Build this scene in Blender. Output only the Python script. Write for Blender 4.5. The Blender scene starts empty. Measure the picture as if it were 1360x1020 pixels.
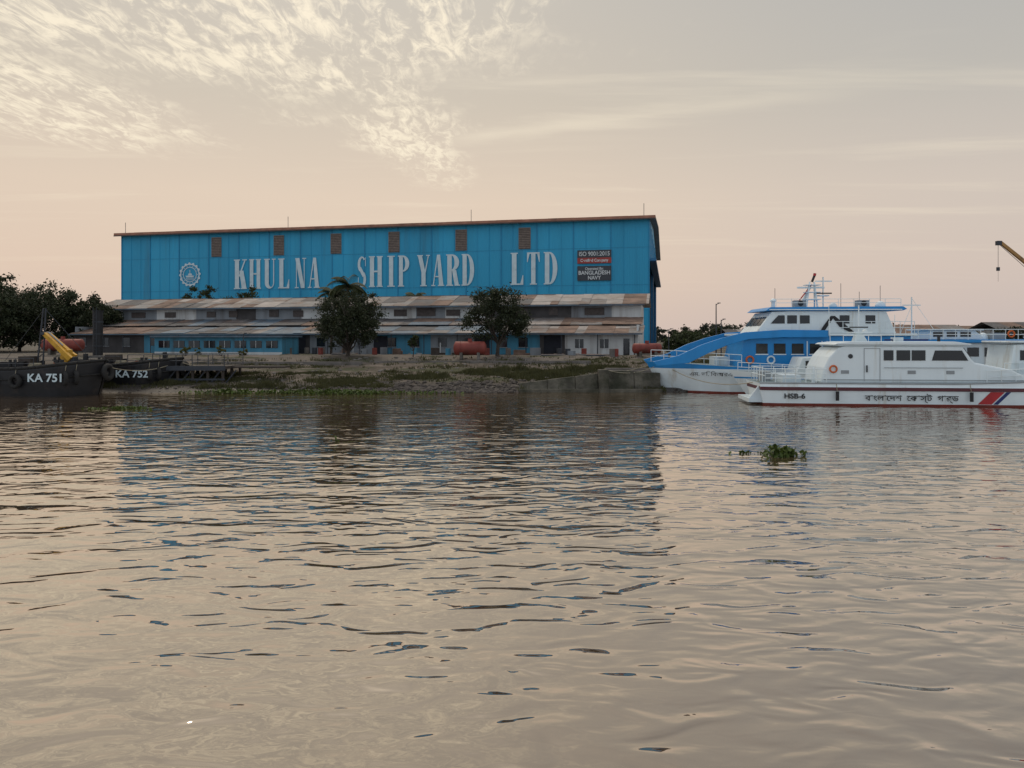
import bpy, math, random
import numpy as np
from mathutils import Vector, Matrix, noise
R = math.radians
random.seed(7); rng = np.random.default_rng(7)
scene = bpy.context.scene

# ------------------------------------------------------------------ materials
MATS = {}
def nodes_of(name):
    m = bpy.data.materials.new(name); m.use_nodes = True
    nt = m.node_tree; b = nt.nodes['Principled BSDF']
    return m, nt, b
def paint(name, col, rough=0.5, var=0.15, scale=1.5, dirt=0.0, dirtcol=(0.12,0.07,0.04), metal=0.0, streak=False, bump=0.0, bscale=20, corr=0.0, spec=0.4):
    if name in MATS: return MATS[name]
    m, nt, b = nodes_of(name); N = nt.nodes; L = nt.links
    tc = N.new('ShaderNodeTexCoord')
    mp = N.new('ShaderNodeMapping'); L.new(tc.outputs['Object'], mp.inputs['Vector'])
    if streak: mp.inputs['Scale'].default_value = (1,1,0.12)
    n1 = N.new('ShaderNodeTexNoise'); n1.inputs['Scale'].default_value = scale; n1.inputs['Detail'].default_value = 6
    L.new(mp.outputs[0], n1.inputs['Vector'])
    mx = N.new('ShaderNodeMix'); mx.data_type='RGBA'
    r = N.new('ShaderNodeMapRange'); r.inputs['From Min'].default_value=0.3; r.inputs['From Max'].default_value=0.7
    L.new(n1.outputs['Fac'], r.inputs['Value']); L.new(r.outputs[0], mx.inputs['Factor'])
    c = Vector(col)
    mx.inputs['A'].default_value = (*(c*(1-var)),1); mx.inputs['B'].default_value = (*[min(0.9,k*(1+var)) for k in c],1)
    out = mx.outputs['Result']
    if dirt > 0:
        n2 = N.new('ShaderNodeTexNoise'); n2.inputs['Scale'].default_value = scale*0.6; n2.inputs['Detail'].default_value = 9; n2.inputs['Roughness'].default_value=0.65
        mp2 = N.new('ShaderNodeMapping'); L.new(tc.outputs['Object'], mp2.inputs['Vector']); mp2.inputs['Location'].default_value=(13,5,7)
        if streak: mp2.inputs['Scale'].default_value = (1.6,1.6,0.12)
        L.new(mp2.outputs[0], n2.inputs['Vector'])
        r2 = N.new('ShaderNodeMapRange'); r2.inputs['From Min'].default_value=0.62-dirt*0.25; r2.inputs['From Max'].default_value=0.78-dirt*0.2; r2.inputs['To Max'].default_value=0.85
        L.new(n2.outputs['Fac'], r2.inputs['Value'])
        m2 = N.new('ShaderNodeMix'); m2.data_type='RGBA'; L.new(r2.outputs[0], m2.inputs['Factor'])
        L.new(out, m2.inputs['A']); m2.inputs['B'].default_value=(*dirtcol,1); out = m2.outputs['Result']
    L.new(out, b.inputs['Base Color'])
    b.inputs['Roughness'].default_value = rough; b.inputs['Metallic'].default_value = metal
    b.inputs['Specular IOR Level'].default_value = spec
    last = None
    if bump > 0:
        n3 = N.new('ShaderNodeTexNoise'); n3.inputs['Scale'].default_value=bscale; n3.inputs['Detail'].default_value=5
        L.new(tc.outputs['Object'], n3.inputs['Vector'])
        bp = N.new('ShaderNodeBump'); bp.inputs['Distance'].default_value=bump; L.new(n3.outputs['Fac'], bp.inputs['Height'])
        last = bp
    if corr > 0:
        w = N.new('ShaderNodeTexWave'); w.wave_type='BANDS'; w.bands_direction='X'; w.inputs['Scale'].default_value=corr
        L.new(tc.outputs['Object'], w.inputs['Vector'])
        b2 = N.new('ShaderNodeBump'); b2.inputs['Distance'].default_value=0.04; b2.inputs['Strength'].default_value=0.8; L.new(w.outputs['Fac'], b2.inputs['Height'])
        if last: L.new(last.outputs[0], b2.inputs['Normal'])
        last = b2
    if last: L.new(last.outputs[0], b.inputs['Normal'])
    MATS[name] = m
    return m

RUST=(0.16,0.09,0.06)
paint('hall_blue',(0.028,0.35,0.58),0.55,0.10,0.25,dirt=0.16,dirtcol=(0.035,0.21,0.34),streak=True,corr=1.0)
paint('hall_blue_b',(0.026,0.325,0.545),0.55,0.10,0.25,dirt=0.24,dirtcol=(0.035,0.20,0.32),streak=True,corr=1.0)
paint('hall_rib',(0.016,0.23,0.42),0.5,0.1)
paint('hall_dark_blue',(0.015,0.13,0.28),0.5,0.1)
paint('roof_rust',(0.36,0.165,0.11),0.8,0.25,0.6,dirt=0.2,dirtcol=(0.14,0.08,0.06))
paint('roof_sheet',(0.25,0.2,0.18),0.7,0.2,0.5)
paint('louvre',(0.22,0.17,0.14),0.7,0.25,3)
paint('louvre_dark',(0.08,0.065,0.06),0.7,0.25,3)
paint('letter_white',(0.58,0.68,0.71),0.5,0.08,1,dirt=0.1,dirtcol=(0.3,0.42,0.48))
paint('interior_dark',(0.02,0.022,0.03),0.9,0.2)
paint('steel_dark',(0.04,0.045,0.055),0.6,0.2)
paint('zinc',(0.19,0.18,0.175),0.6,0.3,0.7,dirt=0.65,dirtcol=RUST,corr=2.0)
paint('zinc_dark',(0.09,0.086,0.088),0.7,0.35,0.7,dirt=0.5,dirtcol=(0.10,0.06,0.045),corr=2.0)
paint('zinc_rust',(0.21,0.135,0.10),0.8,0.35,0.7,dirt=0.55,dirtcol=(0.10,0.065,0.05),corr=2.0)
paint('zinc_light',(0.33,0.29,0.265),0.6,0.25,0.7,dirt=0.5,dirtcol=(0.19,0.13,0.10),corr=2.0)
paint('zinc_blue',(0.10,0.145,0.19),0.6,0.25,0.7,dirt=0.45,dirtcol=(0.11,0.085,0.08),corr=2.0)
paint('wall_white',(0.58,0.59,0.58),0.8,0.1,0.8,dirt=0.4,dirtcol=(0.27,0.24,0.21),streak=True)
paint('wall_grey',(0.24,0.26,0.28),0.8,0.2,0.8,dirt=0.4,dirtcol=(0.12,0.11,0.11),streak=True)
paint('wall_blue',(0.06,0.24,0.36),0.7,0.15,0.8,dirt=0.4,dirtcol=(0.05,0.1,0.13),streak=True)
paint('wall_dark',(0.06,0.055,0.055),0.8,0.3,0.8)
paint('glass_dark',(0.012,0.014,0.018),0.12,0.1,spec=0.6)
paint('concrete',(0.17,0.15,0.135),0.9,0.2,1.2,dirt=0.5,dirtcol=(0.07,0.062,0.045),bump=0.03,bscale=6)
paint('concrete_moss',(0.10,0.09,0.07),0.95,0.45,1.0,dirt=0.7,dirtcol=(0.032,0.034,0.02),bump=0.12,bscale=3)
paint('rock',(0.07,0.058,0.05),0.9,0.4,2,bump=0.03,bscale=8)
paint('tank_red',(0.22,0.045,0.033),0.6,0.25,1.2,dirt=0.3,dirtcol=(0.10,0.04,0.03))
paint('black_hull',(0.012,0.012,0.014),0.5,0.3,1,dirt=0.35,dirtcol=(0.05,0.035,0.03))
paint('rubber',(0.022,0.021,0.020),0.85,0.2,3)
paint('yellow',(0.55,0.29,0.02),0.5,0.15,2,dirt=0.3,dirtcol=(0.17,0.10,0.04))
paint('crane_ochre',(0.36,0.19,0.06),0.6,0.15,2,dirt=0.3,dirtcol=(0.15,0.08,0.04))
paint('boat_white',(0.73,0.80,0.82),0.35,0.04,1,dirt=0.2,dirtcol=(0.5,0.46,0.38),streak=True)
paint('boat_white_b',(0.60,0.68,0.72),0.4,0.05,1,dirt=0.25,dirtcol=(0.38,0.35,0.30),streak=True)
paint('boat_blue',(0.015,0.23,0.56),0.4,0.10,1,dirt=0.1,dirtcol=(0.04,0.16,0.3),streak=True)
paint('boat_deck',(0.16,0.22,0.24),0.7,0.15)
paint('maroon',(0.10,0.022,0.03),0.5,0.15)
paint('stripe_red',(0.42,0.03,0.035),0.45,0.1)
paint('stripe_navy',(0.02,0.035,0.14),0.45,0.1)
paint('antifoul',(0.20,0.04,0.03),0.7,0.2)
paint('black',(0.015,0.015,0.017),0.5,0.1)
paint('ac_grey',(0.28,0.30,0.31),0.6,0.1)
paint('rope',(0.32,0.28,0.2),0.9,0.1)
paint('orange',(0.6,0.13,0.03),0.6,0.1)
paint('wood_dark',(0.06,0.048,0.04),0.9,0.3,2)
paint('bark',(0.07,0.055,0.045),0.95,0.3,4,bump=0.02)
paint('sign_black',(0.05,0.055,0.065),0.6,0.1)
paint('sign_red',(0.33,0.05,0.04),0.6,0.1)
paint('sign_text',(0.62,0.64,0.64),0.6,0.02)

def leafmat(name, a, b_, sc=0.8):
    m, nt, b = nodes_of(name); N=nt.nodes; L=nt.links
    g = N.new('ShaderNodeNewGeometry'); n = N.new('ShaderNodeTexNoise'); n.inputs['Scale'].default_value=sc; n.inputs['Detail'].default_value=4
    L.new(g.outputs['Position'], n.inputs['Vector'])
    ad = N.new('ShaderNodeMath'); ad.operation='MULTIPLY_ADD'; ad.inputs[1].default_value=0.5; ad.inputs[2].default_value=-0.2
    L.new(g.outputs['Random Per Island'], ad.inputs[0])
    sm = N.new('ShaderNodeMath'); L.new(n.outputs['Fac'], sm.inputs[0]); L.new(ad.outputs[0], sm.inputs[1]); sm.use_clamp=True
    mx = N.new('ShaderNodeMix'); mx.data_type='RGBA'; L.new(sm.outputs[0], mx.inputs['Factor'])
    mx.inputs['A'].default_value=(*a,1); mx.inputs['B'].default_value=(*b_,1)
    L.new(mx.outputs['Result'], b.inputs['Base Color']); b.inputs['Roughness'].default_value=0.65; b.inputs['Specular IOR Level'].default_value=0.25
    tr = N.new('ShaderNodeBsdfTranslucent'); L.new(mx.outputs['Result'], tr.inputs['Color'])
    ms = N.new('ShaderNodeMixShader'); ms.inputs[0].default_value=0.25
    L.new(b.outputs[0], ms.inputs[1]); L.new(tr.outputs[0], ms.inputs[2]); L.new(ms.outputs[0], N['Material Output'].inputs['Surface'])
    MATS[name]=m
leafmat('leaf',(0.014,0.022,0.010),(0.07,0.085,0.03))
leafmat('leaf_dark',(0.012,0.018,0.011),(0.055,0.066,0.03))
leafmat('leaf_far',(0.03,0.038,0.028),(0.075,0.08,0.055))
leafmat('leaf_light',(0.05,0.06,0.02),(0.16,0.15,0.04))
leafmat('hyacinth',(0.025,0.045,0.01),(0.10,0.14,0.03),3)
leafmat('grass_blades',(0.032,0.034,0.014),(0.10,0.096,0.038),0.6)

# ------------------------------------------------------------------ builders
def empty(name, loc=(0,0,0), rz=0.0):
    e = bpy.data.objects.new(name, None); scene.collection.objects.link(e)
    e.location = loc; e.rotation_euler=(0,0,rz); e.empty_display_size=0.5
    return e
class MB:
    def __init__(s): s.v=[]; s.f=[]; s.m=[]; s.names=[]
    def mi(s,n):
        if n not in s.names: s.names.append(n)
        return s.names.index(n)
    def add(s,vs,fs,mat):
        o=len(s.v); s.v+= [tuple(v) for v in vs]; k=s.mi(mat)
        for f in fs: s.f.append(tuple(i+o for i in f)); s.m.append(k)
    def box(s,x0,x1,y0,y1,z0,z1,mat,M=None):
        vs=[Vector((x,y,z)) for z in (z0,z1) for y in (y0,y1) for x in (x0,x1)]
        if M: vs=[M@v for v in vs]
        s.add(vs,[(0,2,3,1),(4,5,7,6),(0,1,5,4),(2,6,7,3),(0,4,6,2),(1,3,7,5)],mat)
    def quad(s,a,b,c,d,mat): s.add([a,b,c,d],[(0,1,2,3)],mat)
    def tube(s,p0,p1,r0,mat,r1=None,n=8,cap=True):
        p0=Vector(p0);p1=Vector(p1); r1=r0 if r1 is None else r1
        d=(p1-p0)
        if d.length<1e-6: return
        q=d.to_track_quat('Z','Y')
        vs=[]
        for p,r in((p0,r0),(p1,r1)):
            for i in range(n):
                a=2*math.pi*i/n; vs.append(p+q@Vector((r*math.cos(a),r*math.sin(a),0)))
        fs=[(i,(i+1)%n,n+(i+1)%n,n+i) for i in range(n)]
        if cap: fs+= [tuple(range(n-1,-1,-1)),tuple(range(n,2*n))]
        s.add(vs,fs,mat)
    def path(s,pts,r,mat,n=6):
        for a,b in zip(pts[:-1],pts[1:]): s.tube(a,b,r,mat,n=n)
    def prism(s,poly,y0,y1,mat):
        n=len(poly); vs=[(x,y0,z) for x,z in poly]+[(x,y1,z) for x,z in poly]
        fs=[tuple(range(n)),tuple(range(2*n-1,n-1,-1))]+[(i,i+n,(i+1)%n+n,(i+1)%n) for i in range(n)]
        s.add(vs,fs,mat)
    def torus(s,c,axis,Rr,r,mat,n=16,k=8):
        q=Vector(axis).to_track_quat('Z','Y'); c=Vector(c); vs=[];fs=[]
        for i in range(n):
            a=2*math.pi*i/n
            for j in range(k):
                b=2*math.pi*j/k
                vs.append(c+q@Vector(((Rr+r*math.cos(b))*math.cos(a),(Rr+r*math.cos(b))*math.sin(a),r*math.sin(b))))
        for i in range(n):
            for j in range(k):
                fs.append((i*k+j,((i+1)%n)*k+j,((i+1)%n)*k+(j+1)%k,i*k+(j+1)%k))
        s.add(vs,fs,mat)
    def dome(s,c,r,mat,n=12,k=5,zs=1.0):
        vs=[];fs=[]
        for j in range(k+1):
            t=math.pi/2*j/k
            for i in range(n):
                a=2*math.pi*i/n; vs.append((c[0]+r*math.cos(t)*math.cos(a),c[1]+r*math.cos(t)*math.sin(a),c[2]+r*zs*math.sin(t)))
        for j in range(k):
            for i in range(n): fs.append((j*n+i,j*n+(i+1)%n,(j+1)*n+(i+1)%n,(j+1)*n+i))
        s.add(vs,fs,mat)
    def rail(s,pts,h,mat,sp=1.2,r=0.022,levels=(1.0,0.5)):
        for a,b in zip(pts[:-1],pts[1:]):
            a=Vector(a);b=Vector(b); n=max(1,round((b-a).length/sp))
            for i in range(n+1):
                p=a.lerp(b,i/n); s.tube(p,p+Vector((0,0,h)),r,mat,n=5)
            for l in levels: s.tube(a+Vector((0,0,h*l)),b+Vector((0,0,h*l)),r,mat,n=5)
    def obj(s,name,parent=None,smooth=False,bevel=0):
        me=bpy.data.meshes.new(name); me.from_pydata(s.v,[],s.f)
        for n in s.names: me.materials.append(MATS[n])
        me.polygons.foreach_set('material_index',s.m)
        if smooth: me.polygons.foreach_set('use_smooth',[True]*len(s.f))
        me.update()
        o=bpy.data.objects.new(name,me); scene.collection.objects.link(o)
        if parent: o.parent=parent
        if bevel:
            b=o.modifiers.new('b','BEVEL'); b.width=bevel; b.segments=2; b.limit_method='ANGLE'; b.angle_limit=R(35)
        return o
def np_obj(name,verts,faces,mat,parent=None):
    me=bpy.data.meshes.new(name); nv=len(verts); nf=len(faces); k=faces.shape[1]
    me.vertices.add(nv); me.vertices.foreach_set('co',verts.astype(np.float32).ravel())
    me.loops.add(nf*k); me.loops.foreach_set('vertex_index',faces.astype(np.int32).ravel())
    me.polygons.add(nf); me.polygons.foreach_set('loop_start',np.arange(0,nf*k,k,dtype=np.int32))
    me.update(calc_edges=True); me.materials.append(MATS[mat])
    o=bpy.data.objects.new(name,me); scene.collection.objects.link(o)
    if parent: o.parent=parent
    return o
def text(name,body,loc,size,mat,parent,sx=1.0,rz=0.0,align='LEFT',off=0.0):
    c=bpy.data.curves.new(name,'FONT'); c.body=body; c.size=size; c.extrude=0.004; c.align_x=align; c.offset=off
    c.materials.append(MATS[mat])
    o=bpy.data.objects.new(name,c); scene.collection.objects.link(o); o.parent=parent
    o.location=loc; o.rotation_euler=(R(90),0,rz); o.scale=(sx,1,1); return o

# ------------------------------------------------------------------ camera
cd=bpy.data.cameras.new('camera'); cam=bpy.data.objects.new('camera',cd); scene.collection.objects.link(cam)
cam.location=(0,0,4.5); cam.rotation_euler=(R(90),0,0); cd.sensor_width=36; cd.lens=26; cd.shift_y=-0.0456; cd.clip_end=8000; cd.clip_start=0.1
scene.camera=cam

# ------------------------------------------------------------------ sky / sun
SUN_EL=R(54); SUN_AZ=R(-16)
sd=Vector((math.sin(SUN_AZ)*math.cos(SUN_EL),math.cos(SUN_AZ)*math.cos(SUN_EL),math.sin(SUN_EL)))
w=bpy.data.worlds.new('World'); scene.world=w; w.use_nodes=True
nt=w.node_tree; N=nt.nodes; L=nt.links
bg=N['Background']; bg.inputs['Strength'].default_value=0.1
sky=N.new('ShaderNodeTexSky'); sky.sky_type='NISHITA'; sky.sun_disc=False; sky.sun_elevation=SUN_EL; sky.sun_rotation=SUN_AZ; sky.dust_density=5; sky.air_density=1.5
tc=N.new('ShaderNodeTexCoord'); sp=N.new('ShaderNodeSeparateXYZ'); L.new(tc.outputs['Generated'],sp.inputs[0])
def MT(op,a,b=None,c=None,clamp=False):
    n=N.new('ShaderNodeMath'); n.operation=op; n.use_clamp=clamp
    for i,k in enumerate((a,b,c)):
        if k is None: continue
        if isinstance(k,(int,float)): n.inputs[i].default_value=k
        else: L.new(k,n.inputs[i])
    return n.outputs[0]
def MR(v,a,b,c=0.0,d=1.0,smooth=True):
    n=N.new('ShaderNodeMapRange'); n.interpolation_type='SMOOTHSTEP' if smooth else 'LINEAR'
    L.new(v,n.inputs['Value']); n.inputs['From Min'].default_value=a; n.inputs['From Max'].default_value=b
    n.inputs['To Min'].default_value=c; n.inputs['To Max'].default_value=d; return n.outputs[0]
def MIX(f,a,b,mode='MIX'):
    n=N.new('ShaderNodeMix'); n.data_type='RGBA'; n.blend_type=mode
    for nm,k in (('Factor',f),('A',a),('B',b)):
        if isinstance(k,(int,float)): n.inputs[nm].default_value=k
        elif isinstance(k,tuple): n.inputs[nm].default_value=(*k,1)
        else: L.new(k,n.inputs[nm])
    return n.outputs['Result']
dx,dy,dz=sp.outputs
ramp=N.new('ShaderNodeValToRGB'); L.new(dz,ramp.inputs[0])
cr=ramp.color_ramp
stops=[(0.0,(0.71,0.56,0.48)),(0.08,(0.76,0.59,0.475)),(0.18,(0.74,0.595,0.47)),(0.30,(0.59,0.515,0.42)),(0.42,(0.51,0.47,0.41)),(0.7,(0.52,0.50,0.47)),(1,(0.46,0.49,0.53))]
cr.elements[0].position=0; cr.elements[0].color=(*stops[0][1],1)
cr.elements[1].position=1; cr.elements[1].color=(*stops[-1][1],1)
for p,c in stops[1:-1]:
    e=cr.elements.new(p); e.color=(*c,1)
base=ramp.outputs[0]
base=MIX(MR(dx,-0.05,0.65),base,MIX(1.0,base,(0.87,0.94,1.04),'MULTIPLY'))
base=MIX(MR(dy,0.35,-0.6),base,(0.60,0.66,0.74))
zz=MT('ADD',MT('MAXIMUM',dz,0.0),0.02)
cx=MT('DIVIDE',dx,zz); cy=MT('DIVIDE',dy,zz)
cmb=N.new('ShaderNodeCombineXYZ'); L.new(cx,cmb.inputs[0]); L.new(cy,cmb.inputs[1])
def NO(scale,detail=5,rough=0.55,dist=0.0,sc=(1,1,1),rot=0.0,loc=(0,0,0)):
    mp=N.new('ShaderNodeMapping'); L.new(cmb.outputs[0],mp.inputs[0]); mp.inputs['Scale'].default_value=sc; mp.inputs['Rotation'].default_value=(0,0,rot); mp.inputs['Location'].default_value=loc
    n=N.new('ShaderNodeTexNoise'); n.inputs['Scale'].default_value=scale; n.inputs['Detail'].default_value=detail; n.inputs['Roughness'].default_value=rough; n.inputs['Distortion'].default_value=dist
    L.new(mp.outputs[0],n.inputs['Vector']); return n.outputs['Fac']
def ell(x0,y0,rx,ry):
    a=MT('DIVIDE',MT('SUBTRACT',cx,x0),rx); b=MT('DIVIDE',MT('SUBTRACT',cy,y0),ry)
    return MT('SQRT',MT('ADD',MT('MULTIPLY',a,a),MT('MULTIPLY',b,b)))
warp=NO(1.3,5,0.62)
d=MT('MINIMUM',ell(-0.85,2.1,1.05,0.95),MT('ADD',ell(-0.47,3.4,0.26,1.0),0.0))
d=MT('MINIMUM',d,ell(-1.8,2.9,0.5,0.8))
d=MT('ADD',d,MT('MULTIPLY',MT('SUBTRACT',warp,0.5),2.3))
mask=MR(d,1.2,0.45)
rip=NO(10.5,6,0.68,0.8,(1.9,0.65,1),R(28))
rip2=NO(3,5,0.65,0.4,(1,1,1),0,(4,2,0))
pat=MR(MT('ADD',MT('MULTIPLY',rip,0.75),MT('MULTIPLY',rip2,0.45)),0.52,0.74)
c1=MT('MULTIPLY',mask,MT('ADD',MT('MULTIPLY',pat,0.9),0.05))
st=NO(1.1,5,0.62,0.5,(0.35,1.6,1),R(-14),(3,1,0))
c2=MT('MULTIPLY',MR(st,0.50,0.75),0.26)
ln=MT('ABSOLUTE',MT('SUBTRACT',cy,MT('ADD',MT('MULTIPLY',cx,-0.42),3.35)))
ln=MT('ADD',ln,MT('MULTIPLY',MT('SUBTRACT',NO(2.5,6,0.65,0.3,(0.5,1.5,1)),0.5),0.45))
c3=MT('MULTIPLY',MT('MULTIPLY',MR(ln,0.22,-0.05),MR(cx,-0.45,-0.1)),MT('MULTIPLY',MR(cx,1.6,0.5),0.36))
l4=MT('ABSOLUTE',MT('SUBTRACT',cx,MT('ADD',MT('MULTIPLY',cy,0.19),-1.735)))
c4=MT('MULTIPLY',MR(l4,0.022,0.0),MT('MULTIPLY',MR(cy,2.7,2.4),0.5))
cl=MT('MAXIMUM',MT('MAXIMUM',c1,c2),MT('MAXIMUM',c3,c4))
cl=MT('MULTIPLY',cl,MR(dz,0.03,0.16))
skyc=MIX(MT('MULTIPLY',cl,0.9),base,(1.0,0.88,0.67))
nv=N.new('ShaderNodeVectorMath'); nv.operation='DOT_PRODUCT'; L.new(tc.outputs['Generated'],nv.inputs[0]); nv.inputs[1].default_value=sd
dt=MT('MAXIMUM',nv.outputs['Value'],0.0)
gl=MT('ADD',MT('MULTIPLY',MT('POWER',dt,40.0),1.3),MT('MULTIPLY',MT('POWER',dt,6.0),0.12))
vm=N.new('ShaderNodeVectorMath'); vm.operation='SCALE'; vm.inputs[0].default_value=(1.0,0.86,0.66); L.new(gl,vm.inputs['Scale'])
tot=MIX(1.0,skyc,vm.outputs[0],'ADD')
vs_=N.new('ShaderNodeVectorMath'); vs_.operation='SCALE'; L.new(tot,vs_.inputs[0]); vs_.inputs['Scale'].default_value=10.0
fin=MIX(0.92,sky.outputs[0],vs_.outputs[0])
L.new(fin,bg.inputs['Color'])
for n in N:
    if n.type=='MIX': n.clamp_result=False; n.clamp_factor=True

sl=bpy.data.lights.new('sun','SUN'); sl.energy=1.0; sl.angle=R(14); sl.color=(1,0.88,0.72)
so=bpy.data.objects.new('sun',sl); scene.collection.objects.link(so); so.rotation_euler=sd.to_track_quat('Z','Y').to_euler(); so.location=(0,0,60)

# ------------------------------------------------------------------ water
m,ntw,b=nodes_of('water_mat'); MATS['water_mat']=m
N=ntw.nodes; L=ntw.links
g=N.new('ShaderNodeNewGeometry'); spw=N.new('ShaderNodeSeparateXYZ'); L.new(g.outputs['Position'],spw.inputs[0])
def WN(scale,detail,sc,loc=(0,0,0),dist=0.0,rot=0,rough=0.5):
    mp=N.new('ShaderNodeMapping'); L.new(g.outputs['Position'],mp.inputs[0]); mp.inputs['Scale'].default_value=sc; mp.inputs['Location'].default_value=loc; mp.inputs['Rotation'].default_value=(0,0,rot)
    n=N.new('ShaderNodeTexNoise'); n.inputs['Scale'].default_value=scale; n.inputs['Detail'].default_value=detail; n.inputs['Distortion'].default_value=dist; n.inputs['Roughness'].default_value=rough
    L.new(mp.outputs[0],n.inputs['Vector']); return n.outputs['Fac']
wa=WN(0.8,1.0,(0.5,1,1),dist=0.4,rot=R(6))
wb=WN(1.6,1.0,(0.5,1,1),(7,3,0),dist=1.0,rot=R(-8))
wc=WN(4.2,1.0,(0.55,1,1),(1,9,0),dist=0.9)
patch=MR(WN(0.07,2,(0.6,1,1),(2,2,0)),0.35,0.65,0.7,1.2)
shelter=MR(spw.outputs[1],19,44,1.08,0.58)   # calmer in the lee of the bank
hgt=MT('ADD',MT('MULTIPLY',wa,0.078),MT('ADD',MT('MULTIPLY',MT('MULTIPLY',wb,patch),0.060),MT('MULTIPLY',MT('MULTIPLY',wc,patch),0.0048)))
hgt=MT('MULTIPLY',hgt,shelter)
bp=N.new('ShaderNodeBump'); bp.inputs['Distance'].default_value=1.0; bp.inputs['Strength'].default_value=1.0
L.new(hgt,bp.inputs['Height']); L.new(bp.outputs[0],b.inputs['Normal'])
silt=WN(0.12,4,(0.5,1,1))
b.inputs['Roughness'].default_value=1.0; b.inputs['Specular IOR Level'].default_value=0.0
L.new(MIX(silt,(0.098,0.064,0.040),(0.135,0.092,0.060)),b.inputs['Base Color'])
gs=N.new('ShaderNodeBsdfGlossy'); gs.inputs['Roughness'].default_value=0.02; gs.inputs['Color'].default_value=(0.94,0.895,0.825,1); L.new(bp.outputs[0],gs.inputs['Normal'])
lw=N.new('ShaderNodeLayerWeight'); lw.inputs['Blend'].default_value=0.5; L.new(bp.outputs[0],lw.inputs['Normal'])
ff=MT('MULTIPLY',MT('POWER',lw.outputs['Facing'],1.45),0.97)
ms=N.new('ShaderNodeMixShader'); L.new(ff,ms.inputs[0]); L.new(b.outputs[0],ms.inputs[1]); L.new(gs.outputs[0],ms.inputs[2]); L.new(ms.outputs[0],N['Material Output'].inputs['Surface'])
wm=MB(); wm.quad((-3500,-400,0),(3500,-400,0),(3500,4000,0),(-3500,4000,0),'water_mat'); wm.obj('water')

# ------------------------------------------------------------------ ground
def shore(x):
    s=60.5+1.2*noise.noise(Vector((x*0.08,0,0)))+0.5*noise.noise(Vector((x*0.4,3,0)))
    if x>14: s+=min(16,(x-14)*1.6)
    return s
def gz(x,y):
    s=shore(x); t=(y-s)
    if t<0: z=max(-2.0,t*0.18)
    elif t<2: z=t*0.22
    elif t<5: z=0.44+(t-2)*0.13
    elif t<20: z=0.83+(t-5)*0.108
    else: z=2.45
    z=min(z,2.5)
    if t<26: z+=0.16*noise.noise(Vector((x*0.4,y*0.5,0)))*min(1,max(0,(t+2)/3))+0.08*noise.noise(Vector((x*1.7,y*1.7,5)))
    return z
xs=sorted(set([-3500,-2000,-1000,-500,-300,-200,-150]+[round(-110+0.7*i,2) for i in range(int(210/0.7))]+[110,150,200,300,500,1000,2000,3500]))
ys=[-350,-100,0,30,50]+[round(56+0.35*i,2) for i in range(int(32/0.35))]+[90,95,100,110,130,160,200,300,500,1000,2000,3900]
gv=[(x,y,gz(x,y)) for y in ys for x in xs]; nx=len(xs)
gf=np.array([(j*nx+i,j*nx+i+1,(j+1)*nx+i+1,(j+1)*nx+i) for j in range(len(ys)-1) for i in range(nx-1)])
m,ntg,b=nodes_of('ground_mat'); MATS['ground_mat']=m; N=ntg.nodes; L=ntg.links
g=N.new('ShaderNodeNewGeometry'); sp=N.new('ShaderNodeSeparateXYZ'); L.new(g.outputs['Position'],sp.inputs[0])
n1=WN(0.35,6,(0.5,1,1),rough=0.65); n2=WN(2.5,6,(1,1,1),rough=0.7); n3=WN(0.8,5,(0.4,1,1),(4,4,0),rough=0.6)
soil=MIX(n2,(0.045,0.034,0.025),(0.13,0.10,0.072))
soil=MIX(MR(n3,0.50,0.62),soil,MIX(n2,(0.10,0.08,0.062),(0.23,0.185,0.145)))
gr=MIX(n2,(0.024,0.028,0.011),(0.075,0.073,0.028))
c=MIX(MR(n1,0.50,0.58),soil,gr)
yard=MIX(n2,(0.085,0.07,0.057),(0.20,0.165,0.135))
c=MIX(MT('MULTIPLY',MR(sp.outputs[2],1.7,2.2),MR(n1,0.62,0.45)),c,yard)
mud=MIX(n2,(0.018,0.015,0.012),(0.062,0.047,0.037))
c=MIX(MR(sp.outputs[2],0.85,0.35),c,mud)
L.new(c,b.inputs['Base Color'])
L.new(MR(sp.outputs[2],0.1,0.7,0.45,0.95),b.inputs['Roughness'])
bb=N.new('ShaderNodeBump'); bb.inputs['Distance'].default_value=0.14; L.new(n2,bb.inputs['Height']); L.new(bb.outputs[0],b.inputs['Normal'])
np_obj('ground',np.array(gv),gf,'ground_mat')

def rocks(name,n,xf,yf,smin,smax,mat='rock'):
    mb=MB()
    for i in range(n):
        x=xf(); y=yf(x); z=gz(x,y); s=random.uniform(smin,smax)*random.uniform(0.5,1)
        q=Matrix.Rotation(random.uniform(0,6),3,'Z')@Matrix.Rotation(random.uniform(-.4,.4),3,'X')
        vs=[];k=6
        for j,(zr,rr) in enumerate(((-0.4,0.8),(0.1,1.0),(0.5,0.6))):
            for a in range(k):
                t=2*math.pi*a/k; r_=s*rr*random.uniform(0.7,1.15)
                vs.append(Vector((x,y,z))+q@Vector((r_*math.cos(t)*1.3,r_*math.sin(t),s*zr*random.uniform(0.7,1.1))))
        fs=[(j*k+a,j*k+(a+1)%k,(j+1)*k+(a+1)%k,(j+1)*k+a) for j in range(2) for a in range(k)]+[tuple(range(2*k,3*k))]
        mb.add(vs,fs,mat)
    return mb.obj(name)
rocks('rock_pile',1100,lambda:random.gauss(-6,5.5),lambda x:shore(x)+abs(random.gauss(0,1.6))-0.2,0.12,0.38)
rocks('rock_pile',300,lambda:random.uniform(-32,16),lambda x:shore(x)+random.uniform(-0.3,1.8),0.06,0.2)
rocks('rubble',320,lambda:random.uniform(-30,14),lambda x:random.uniform(64,80),0.08,0.28,'concrete')

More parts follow.
